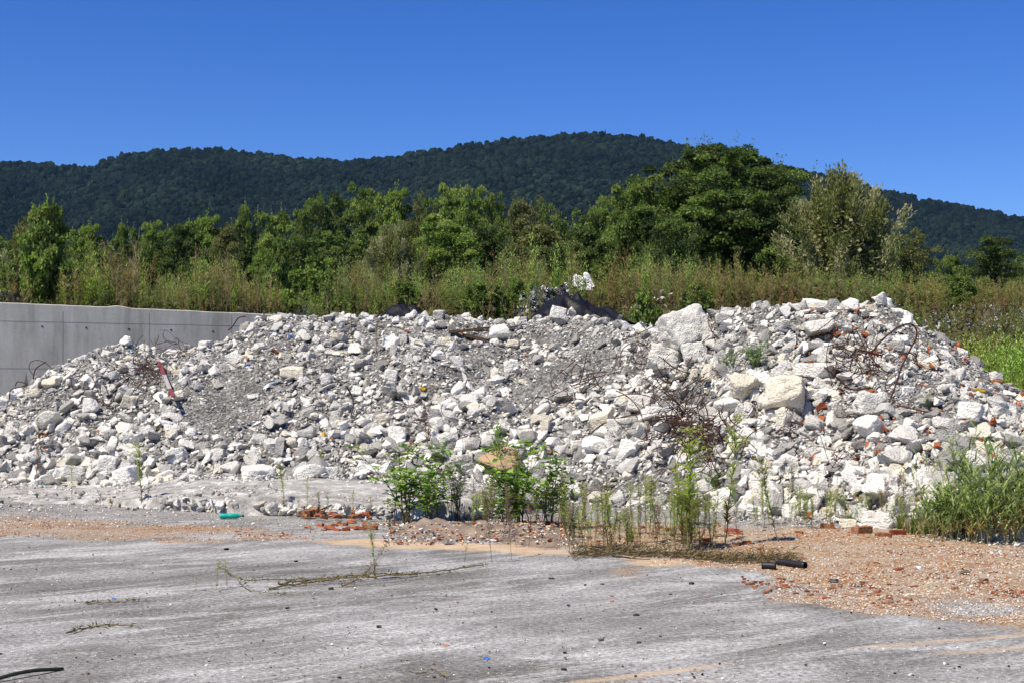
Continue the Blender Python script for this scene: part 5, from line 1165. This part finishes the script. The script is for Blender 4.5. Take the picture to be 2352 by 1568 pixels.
# ------------------------------------------------------------------ plants in front and on the heaps
def two_part(name, stem, fol, label, cat, loc, group=None, scale=1, rot=None):
    root = link(name, None, loc=loc, rot=rot or (0, 0, unif(0, 6.28)), scale=scale if isinstance(scale, tuple) else (scale,) * 3); link('stem', stem, root); link('foliage', fol, root); return tag(root, label, cat, group)
def horseweed(seed, dark=False, sparse=False):
    r = np.random.default_rng(seed); st, fo = Geo(), Geo(); k = 9; z = np.linspace(0, 1, k); pts = np.stack([np.cumsum(r.normal(size=k)) * .006, np.cumsum(r.normal(size=k)) * .006, z], -1); pts[0, :2] = 0
    sc_c = (.09, .035, .025) if dark else (.16, .17, .06); tube(st, pts, np.linspace(.0034, .0016, k), 5, sc_c)
    n_ = 150 if not sparse else 70; u = r.uniform(.08, .8, n_) ** .8; a = r.uniform(0, 6.283, n_); out = np.stack([np.cos(a), np.sin(a), 0 * a], -1); p = np.stack([np.interp(u, z, pts[:, 0]), np.interp(u, z, pts[:, 1]), u], -1)
    c = np.array((.28, .38, .085)) * r.uniform(.6, 1.3, (n_, 1)); low = u < .35; c[low] = np.array((.22, .19, .08)) * r.uniform(.5, 1.2, (low.sum(), 1))
    if dark: c = c * [.5, .45, .5]
    leaves(fo, p, out + [0, 0, .9] + r.normal(size=(n_, 3)) * .25, out * .3 + [0, 0, 1], r.uniform(.05, .09, n_), r.uniform(.007, .012, n_), c, .12)
    for j in range(26 if not sparse else 10):  # panicle
        u0 = r.uniform(.68, .98); a0 = r.uniform(0, 6.283); L = .13 * (1.08 - u0) / .4 + .03; o = np.array([np.cos(a0) * .55, np.sin(a0) * .55, .85]); p0 = np.array([np.interp(u0, z, pts[:, 0]), np.interp(u0, z, pts[:, 1]), u0])
        tube(st, [p0, p0 + o * L], [.0018, .001], 3, sc_c, False); m_ = 9; t = r.uniform(.2, 1, m_)[:, None]
        leaves(fo, p0 + o * L * t, unit(r.normal(size=(m_, 3)) + o), r.normal(size=(m_, 3)), .02, .007, np.array((.36, .43, .13)) * r.uniform(.6, 1.3, (m_, 1)) * (.5 if dark else 1), .1)
    return to_mesh('stem', st, M_stem), to_mesh('foliage', fo, M_leaf)
HW = [horseweed(400 + i) for i in range(5)]; HD = [horseweed(420 + i, True, True) for i in range(3)]; HS = [horseweed(440 + i, False, True) for i in range(3)]
def hw(x, yb, yt, kind, label, group, fat=1.0, lean=0.0):
    p = at(x, yb); h = (yb - yt) * p[1] / F; pr = {'g': HW, 'd': HD, 's': HS}[kind]; a, b = pr[int(R_() * len(pr))]; f = h * fat
    two_part('horseweed', a, b, label, 'weed', p, group, (f, f, h), (lean + rng.normal(0, .09), rng.normal(0, .10), unif(0, 6.28)))
HWL = [(1665, 1248, 952, 'g', 1.0, "tallest green weed in front of the right heap"), (1581, 1262, 982, 'g', 1.5, "second tallest green weed, bushy, left of the tallest"), (1787, 1242, 1048, 'g', 1.1, "single green weed in front of the upright white slab"), (1397, 1256, 1090, 'd', 1.6, "dark dead weed with bushy top among green stalks"),
 (1385, 1262, 1105, 'd', 1.3, "dark dead weed just left of the bushy dark one"), (325, 1165, 1018, 'g', 1.3, "tall green weed on the slab at left"), (343, 1150, 1060, 's', 1.2, "thin weed right of the tall one at left"), (165, 1148, 1050, 's', 1.2, "thin green weed on the gravel at left"),
 (64, 1138, 1075, 'd', 1.2, "thin dark stalk at the foot of the left heap"), (46, 1136, 1100, 'd', 1.2, "short dark stalk left of the thin one"), (215, 1100, 1035, 'd', 1.4, "dark dry weed before the left heap"), (655, 1184, 1060, 'g', 1.0, "green weed in front of the long white boulder"), (705, 1188, 1094, 's', 1.1, "thin green stalk in front of the biggest white boulder"),
 (685, 1190, 1140, 's', 1.3, "short thin stalk between the two weeds before the boulders"), (735, 1185, 1128, 'g', 1.2, "short bushy weed right of the biggest boulder"), (752, 1186, 1130, 'g', 1.2, "short bushy weed next to its twin behind the brick pile"), (815, 1188, 1120, 's', 1.4, "thin reddish stalks right behind the brick pile"), (845, 1190, 1140, 's', 1.3, "short stalk at the left of the big bush"),
 (495, 1356, 1288, 's', 1.4, "small weed sprouting alone from the grey yard"), (523, 1350, 1282, 's', 1.2, "small weed right of the lone one on the grey yard"), (448, 1358, 1320, 's', 1.3, "tiny weed left of the lone one on the yard"), (863, 1328, 1200, 'g', .9, "thin green weed standing where the fallen stalks cross"), (1067, 1297, 1246, 'd', .9, "short dark stalk on the yard before the berm"),
 (808, 812, 720, 'd', 1.2, "thin dark stalk rising to the crest, left one of two"), (867, 816, 728, 'd', 1.2, "thin dark stalk rising to the crest, right one of two"), (590, 870, 790, 'd', 1.2, "dark stalk on the upper slope left"), (338, 845, 778, 'd', 1.0, "thin stalk beside the left hump top"), (358, 830, 775, 'd', 1.0, "thin stalk between hump and left tangle"),
 (2130, 812, 780, 'g', 2.2, "small green weed on the upper right slope"), (2134, 945, 905, 'g', 2.6, "bushy dark green weed in grey fines on the right slope"), (1830, 1214, 1120, 's', 1.3, "thin weed left of the two bricks at the heap foot"), (1865, 1215, 1130, 'd', 1.3, "dark thin weed by the brick at the heap foot"), (1905, 1212, 1135, 's', 1.5, "bushy thin weed left of the boulder before the reeds"),
 (1090, 1130, 1060, 'd', 1.3, "dark stalk left of the tan boulder"), (100, 1060, 950, 'd', 1.0, "tall dry stalk on the left heap"), (1820, 1150, 1060, 'd', 1.4, "dark dry weed before the lower right slope")]
for (x, yb, yt, kd, fat, lab) in HWL: hw(x, yb, yt, kd, lab, 'tall weeds', fat * 1.5)
for k_ in range(92):
    x = float(rng.choice([1325, 1370, 1400, 1450, 1490, 1540, 1575, 1600, 1640]) + rng.normal(0, 17)); yb = 1264 - abs(rng.normal(0, 26)); hw(x, yb, yb - unif(35, 150) * (1 if R_() < .8 else 1.25), 'g' if R_() < .55 else 's' if R_() < .6 else 'd', "green stalk in the row of weeds behind the dry weed mat", 'row of weeds at the gravel edge', unif(1.2, 2.2))
for k_ in range(44):
    x = unif(1690, 2100); yb = 1215 - abs(rng.normal(0, 14)); hw(x, yb, yb - unif(40, 100), 'g' if R_() < .5 else 's', "short weed along the foot of the right heap", 'weeds along the right heap foot', 1.6)
for k_ in range(26):
    x = unif(1080, 1330); yb = 1216 - abs(rng.normal(0, 10)); hw(x, yb, yb - unif(50, 110), 'g' if R_() < .6 else 'd', 'thin weed growing between the leafy bushes and the row of stalks', 'weeds around the leafy bushes', 2.2)
# leafy bushes
def leafy(seed, nst=14, spread=.5, per=34, lsz=.055, cols=None, lw=.62):
    r = np.random.default_rng(seed); st, fo = Geo(), Geo(); cols = cols or [A_((.13, .25, .045)), A_((.18, .32, .06)), A_((.25, .39, .085)), A_((.10, .19, .04))]
    for _ in range(nst):
        a = r.uniform(0, 6.283); sp = r.uniform(.1, 1) * spread; h = r.uniform(.5, 1.0); k = 8; t = np.linspace(0, 1, k); b0 = r.normal(size=2) * .05
        pts = np.stack([b0[0] + np.cos(a) * sp * t ** 1.3 + np.cumsum(r.normal(size=k)) * .008, b0[1] + np.sin(a) * sp * t ** 1.3 + np.cumsum(r.normal(size=k)) * .008, h * t ** .85], -1); tube(st, pts, np.linspace(.008, .002, k), 4, (.09, .07, .04), False)
        br = [pts]
        for _b in range(5):
            u = r.uniform(.25, .9); p0 = np.array([np.interp(u, t, pts[:, j]) for j in range(3)]); d = unit(r.normal(size=3) * [1, 1, .3] + [0, 0, .7]); L = r.uniform(.12, .28); bp = np.stack([p0 + d * L * q for q in np.linspace(0, 1, 5)]); bp[:, 2] -= np.linspace(0, 1, 5) ** 2 * .03; tube(st, bp, np.linspace(.004, .0012, 5), 3, (.09, .08, .04), False); br.append(bp)
        for j, b in enumerate(br):
            n_ = per if j == 0 else per // 2; u = r.uniform(.18 if j == 0 else .05, 1, n_); tt = np.linspace(0, 1, len(b)); p = np.stack([np.interp(u, tt, b[:, q]) for q in range(3)], -1); aa = r.uniform(0, 6.283, n_)
            out = np.stack([np.cos(aa), np.sin(aa), r.uniform(-.1, .6, n_)], -1); c = np.array([cols[q] for q in r.integers(0, len(cols), n_)]) * r.uniform(.75, 1.25, (n_, 1)); L = lsz * r.uniform(.6, 1.25, n_)
            leaves(fo, p + out * .012, out, np.array([0, 0, 1.]) + r.normal(size=(n_, 3)) * .35, L, L * lw, c, .12)
    return to_mesh('stem', st, M_stem), to_mesh('foliage', fo, M_leaf)
LB = [leafy(500, 12, .78, 12, .10), leafy(501, 11, .7, 13, .088), leafy(502, 12, .35, 40, .05, lw=.3, cols=[A_((.11, .18, .07)), A_((.15, .22, .09))]), leafy(503, 9, .45, 60, .04, cols=[A_((.13, .27, .035)), A_((.17, .33, .05)), A_((.09, .21, .03))], lw=.25)]
def bush(x, yb, yt, i, label, wid=1.0, fn=ground_fn, name='leafy_bush'):
    p = at(x, yb, fn); h = (yb - yt) * p[1] / F; a, b = LB[i]; two_part(name, a, b, label, 'bush', p, None, (h * wid, h * wid, h))
bush(925, 1203, 1010, 0, "bright leafy bush, left one at the slab's end", 1.0)
bush(990, 1205, 1030, 1, "dark leafy bush right beside the bright one", .95)
bush(1048, 1200, 1040, 2, "grey-green narrow-leaved bush between the leafy ones", .8)
bush(1205, 1210, 1000, 0, "tall leafy bush in front of the tan boulder", .9)
bush(1160, 1215, 1080, 1, "lower leafy bush in front of the tan boulder, left", 1.1)
bush(1262, 1212, 1010, 1, "leafy bush right of the tall one by the tan boulder", .75)
bush(1145, 1100, 945, 1, "slender leafy shoot rising behind the tan boulder", .4)
bush(1010, 1070, 990, 3, "light green feathery plant behind the leafy bush", 1.2)
bush(1735, 855, 762, 3, "bright green fern-like plant high on the right heap", 1.2)
bush(1672, 860, 790, 3, "smaller green fern-like plant left of the tall one", 1.1)
bush(1640, 1140, 1060, 3, "bright green fern-like plant above the big white boulder", 1.0)
bush(2165, 1232, 1090, 1, "broad-leaved green plant at the left edge of the reeds", 1.0)
bush(2235, 1236, 1110, 0, "broad-leaved green plant inside the reeds", .9)
bush(1975, 1200, 1150, 3, "small green plant left of the boulder before the reeds", 1.2)
bush(1310, 1235, 1150, 2, "small thin-leaved plant right of the leafy bushes", .9)
# dead brown weeds
def dead(seed, c): a = weed_twig(seed, c, 46, 3, (c[0] * 1.1, c[1] * 1.0, c[2])); return to_mesh('dry_weed', a, M_stem)
DW = [dead(600, (.10, .05, .03)), dead(601, (.12, .07, .04)), dead(602, (.20, .15, .09))]
for (x, yb, yt, i, fat, lab) in [(985, 1045, 915, 0, 1.0, "dead reddish branching weed on the middle heap"), (80, 1115, 1000, 0, .9, "dead branching weed on the left heap foot"), (1130, 1290, 1120, 2, .7, "dry straw-coloured weed leaning before the berm"), (1175, 1285, 1110, 2, .6, "dry straw-coloured weed right of its neighbour by the berm"), (1320, 1262, 1165, 2, 1.2, "dry yellowish bushy weed at the berm's right end"), (1290, 1225, 1160, 1, 1.2, "dry brown weed right of the leafy bushes"), (1440, 1255, 1160, 1, 1.0, "dry brown weed in the row at the gravel edge"), (230, 1165, 1130, 2, 2.0, "low dry grass tuft on the slab edge at left")]:
    p = at(x, yb); h = (yb - yt) * p[1] / F; tag(link('dry_weed', DW[i], loc=p, rot=(unif(-.1, .1), unif(-.2, .2), unif(0, 6)), scale=(h * fat, h * fat, h)), lab, 'dry weed', 'dead weeds')
for k_ in range(30):
    x = unif(1100, 1340) if k_ % 3 == 0 else unif(1300, 2080); yb = unif(1212, 1262) if x < 1700 else unif(1195, 1222); p = at(x, yb); h = unif(50, 130) * p[1] / F
    tag(link('dry_weed', DW[k_ % 3], loc=p, rot=(rng.normal(0, .12), rng.normal(0, .14), unif(0, 6)), scale=(h * .9, h * .9, h)), 'thin dry branching weed standing among the green stalks at the heap foot', 'dry weed', 'dry weeds among the stalks')
def stalk(pts, label, r=.008, c=(.17, .13, .07), fuzz=60, name='fallen_stalk', zl=.02):
    P3 = np.array([at(x, y) + [0, 0, zl + q] for x, y, q in pts]); t = np.linspace(0, len(P3) - 1, len(P3) * 5); Q_ = np.stack([np.interp(t, np.arange(len(P3)), P3[:, k]) for k in range(3)], 1); Q_[1:-1] += rng.normal(0, .012, Q_[1:-1].shape) * [1, 1, .4]
    o0 = Q_[0].copy(); g = Geo(); tube(g, Q_ - o0, np.linspace(r, r * .5, len(Q_)), 4, c); i = rng.integers(0, len(Q_), fuzz); d = rdir(fuzz); leaves(g, Q_[i] - o0 + rng.normal(0, .02, (fuzz, 3)) * [1, 1, .3], d * [1, 1, .4] + [0, 0, .2], rdir(fuzz), .06, .012, np.array((.16, .15, .06)) * unif(.6, 1.3, fuzz)[:, None]); tag(put(name, g, M_stem, loc=o0), label, 'stalk', 'fallen stalks on the yard')
stalk([(618, 1355, 0), (700, 1343, .01), (790, 1335, .02), (880, 1330, .02), (1000, 1318, .01), (1110, 1300, 0)], "long fallen stalk lying diagonally across the yard", .012, fuzz=160)
stalk([(640, 1345, 0), (720, 1334, 0), (800, 1332, .03), (880, 1326, .03), (960, 1322, 0)], "second fallen stalk close behind the long one", .010, fuzz=120)
stalk([(560, 1335, 0), (660, 1334, 0), (760, 1332, 0), (850, 1325, 0)], "thin fallen stalk left of the crossing", .007, fuzz=80)
stalk([(500, 1300, .0), (540, 1330, 0), (570, 1360, 0), (690, 1370, 0)], "thin bent stalk beside the small yard weeds", .006, fuzz=50)
stalk([(152, 1458, 0), (200, 1444, 0), (250, 1438, 0), (320, 1442, 0)], "short dry twig on the near left yard", .008, fuzz=50)
stalk([(195, 1388, 0), (260, 1386, 0), (340, 1384, 0)], "thin dry twig on the left yard", .005, fuzz=30)
stalk([(545, 1153, 0), (600, 1148, 0), (690, 1138, 0)], "dry stalk lying on the slab top", .008, fuzz=90)
stalk([(955, 1553, 0), (1000, 1545, 0), (1024, 1560, 0)], "short dark twig near the bottom edge", .006, fuzz=8)
p0 = at(785, 1345); p1 = at(905, 1226)
g = Geo(); e1 = np.array([X(903, p0[1] + .4), p0[1] + .4, CAM_H + (HY - 1222) / F * (p0[1] + .4)]); t = np.linspace(0, 1, 9)[:, None]; q = p0 + (e1 - p0) * t; q[:, 2] += .12 * np.sin(np.pi * t[:, 0]) * -1 + .0; q[0, 2] = .0
tube(g, q - p0, np.linspace(.008, .003, 9), 4, (.16, .10, .06)); i = rng.integers(0, 9, 120); leaves(g, q[i] - p0 + rng.normal(0, .03, (120, 3)), rdir(120) + [0, 0, .6], rdir(120), .05, .010, np.array((.15, .13, .05)) * unif(.6, 1.3, 120)[:, None]); tag(put('leaning_stalk', g, M_stem, loc=p0), "leaning dry stalk rising towards the left bush", "stalk")
# dry weed mat
g = Geo(); m = 2600; t = R_(m); px = 1310 + 520 * t; py = P(px, [1310, 1400, 1500, 1650, 1830], [1279, 1272, 1276, 1288, 1290]) + rng.normal(0, 4.5, m) * P(px, [1310, 1400, 1800], [1.2, 1, .8]); pp = hit(px, py, lambda x, y: 0 * x, 9, 30, dflt=17.5); pp[:, 2] = np.abs(rng.normal(0, .05, m))
leaves(g, pp, rdir(m) * [1, .6, .4] + [.6, 0, .2], rdir(m), unif(.05, .16, m), unif(.006, .014, m), np.array((.17, .135, .06)) * unif(.4, 1.3, m)[:, None])
for _ in range(26):
    x0 = unif(1310, 1650); y0 = P(x0, [1310, 1400, 1500, 1650], [1279, 1272, 1276, 1288]) + rng.normal(0, 3); a, b = at(x0, y0), at(x0 + unif(80, 180), y0 + unif(0, 12)); k = np.linspace(0, 1, 7)[:, None]; q = a + (b - a) * k + rng.normal(0, .02, (7, 3)); q[:, 2] = np.abs(q[:, 2]) + .03; tube(g, q, .006, 3, (.10, .07, .035))
tag(put('dry_weed_mat', g, M_stem), "mat of uprooted dry weeds lying along the gravel edge", "dry weeds", kind='stuff')
# reeds
def reed(seed):
    r = np.random.default_rng(seed); st, fo = Geo(), Geo()
    for s_ in range(7):
        b0 = r.normal(size=2) * .15; h = r.uniform(.5, 1.0); ln = r.normal(size=2) * .2; k = 7; t = np.linspace(0, 1, k); pts = np.stack([b0[0] + ln[0] * t ** 2, b0[1] + ln[1] * t ** 2, h * t], -1)
        tc = np.array((.30, .25, .12))[None] * (1 - t[:, None]) + np.array((.10, .16, .05))[None] * t[:, None]; tube(st, pts, np.linspace(.0038, .0015, k), 4, np.repeat(tc, 4, 0), False)
        for j in range(13):
            u = r.uniform(.12, .98); p0 = np.array([np.interp(u, t, pts[:, q]) for q in range(3)]); a = r.uniform(0, 6.283); o = np.array([np.cos(a), np.sin(a), 0]); L = r.uniform(.14, .30); w_ = r.uniform(.006, .010)
            tt = np.linspace(0, 1, 6); cv = p0 + o[None] * (L * tt * .75)[:, None] + np.array([0, 0, 1.])[None] * (L * (tt * .95 - tt ** 2.2 * r.uniform(.3, .95)))[:, None]; sd_ = np.array([-o[1], o[0], 0]); ww = w_ * np.array([.5, 1, 1, .8, .5, .05])
            V = np.concatenate([cv + sd_ * ww[:, None], cv - sd_ * ww[:, None]]); Q_ = [(i, i + 1, i + 7, i + 6) for i in range(5)]
            c = np.array((.32, .27, .13)) if (u < .35 and r.random() < .8) else [A_((.12, .19, .065)), A_((.18, .26, .09)), A_((.26, .33, .13))][r.integers(3)]; fo.add(V, Q_, None, c * r.uniform(.75, 1.25))
    return to_mesh('stem', st, M_stem), to_mesh('foliage', fo, M_leaf)
RD = [reed(700 + i) for i in range(6)]
RPOS = [(2135, 1235, 130), (2110, 1232, 90), (2230, 1225, 235), (2290, 1222, 260), (2330, 1230, 270), (2180, 1228, 200)] + [(x, 1240 + unif(-16, 8), hh) for x, hh in zip(np.linspace(2155, 2400, 34) + rng.normal(0, 8, 34), np.interp(np.linspace(2155, 2400, 34), [2155, 2200, 2260, 2400], [150, 190, 225, 235]) * unif(.6, 1.1, 34))]
for (x, yb, hh) in RPOS:
    p = at(x, yb, lambda a, b: 0 * a); h = hh * p[1] / F; a, b = RD[int(R_() * 6)]; f = h * 1.1
    two_part('reed_clump', a, b, "clump of green reeds " + ("at the left edge of the stand" if x < 2200 else "in the middle of the stand" if x < 2290 else "at the right picture edge") + ", tan at the base", 'reeds', p, 'stand of reeds', (f, f, h))
# grass tufts
def tuft(seed, c=(.12, .19, .05)):
    r = np.random.default_rng(seed); g = Geo()
    for _ in range(60):
        a = r.uniform(0, 6.283); o = np.array([np.cos(a), np.sin(a), 0]); L = r.uniform(.5, 1); sp = r.uniform(.1, .55); tt = np.linspace(0, 1, 4); cv = o[None] * (sp * tt ** 1.4 * L)[:, None] + np.array([0, 0, 1.])[None] * (L * (tt - .25 * tt ** 3))[:, None] + r.normal(size=3) * [.06, .06, 0]; sd_ = np.array([-o[1], o[0], 0]) * .012; ww = np.array([1, .9, .6, .05])[:, None]
        g.add(np.concatenate([cv + sd_ * ww, cv - sd_ * ww]), [(i, i + 1, i + 5, i + 4) for i in range(3)], None, np.array(c) * r.uniform(.6, 1.4))
    return to_mesh('grass_tuft', g, M_leaf)
TF = [tuft(800), tuft(801, (.16, .20, .06)), tuft(802, (.26, .22, .11))]
for (x, y, h_, i, lab) in [(1075, 1222, 36, 0, "fresh green grass tuft before the leafy bushes"), (85, 1142, 18, 0, "small green tuft on the gravel at left"), (255, 1160, 26, 2, "dry grass tuft on the broken slab edge"), (275, 1165, 22, 1, "greenish tuft right of the dry one on the slab edge"), (1450, 1245, 60, 1, "bright grass tuft in the row of weeds"), (2070, 1215, 70, 1, "long grass tuft right of the boulder"), (2100, 1225, 80, 0, "long grass tuft left of the reeds"), (2130, 1228, 70, 1, "long grass tuft touching the reeds"), (2085, 1222, 50, 2, "dry grass tuft left of the reeds"), (1950, 1200, 40, 1, "grass tuft left of the boulder before the reeds"), (675, 1142, 10, 2, "flat dry tuft on the slab top"), (1270, 1230, 34, 2, "dry tuft right of the berm"), (1860, 1260, 10, 1, "tiny tuft on the gravel"), (895, 1210, 22, 0, "green tuft under the left bush")]:
    p = at(x, y); h = h_ * p[1] / F; tag(link('grass_tuft', TF[i], loc=p, rot=(0, 0, unif(0, 6)), scale=(h, h, h)), lab, 'grass tuft', 'grass tufts')

# ------------------------------------------------------------------ air over the valley
g = Geo(); boxg(g, -3500, 3900, -300, 4600, -12, 640); mh = bpy.data.materials.new("haze"); mh.use_nodes = True; mh.node_tree.nodes.clear()
pv = mh.node_tree.nodes.new("ShaderNodeVolumePrincipled"); ho = mh.node_tree.nodes.new("ShaderNodeOutputMaterial"); pv.inputs['Color'].default_value = (.30, .62, 1.0, 1); pv.inputs['Density'].default_value = 2.0e-5
mh.node_tree.links.new(pv.outputs[0], ho.inputs['Volume']); tag(put('haze', g, mh), "thin bluish air in front of the distant hill", "haze", kind='stuff')
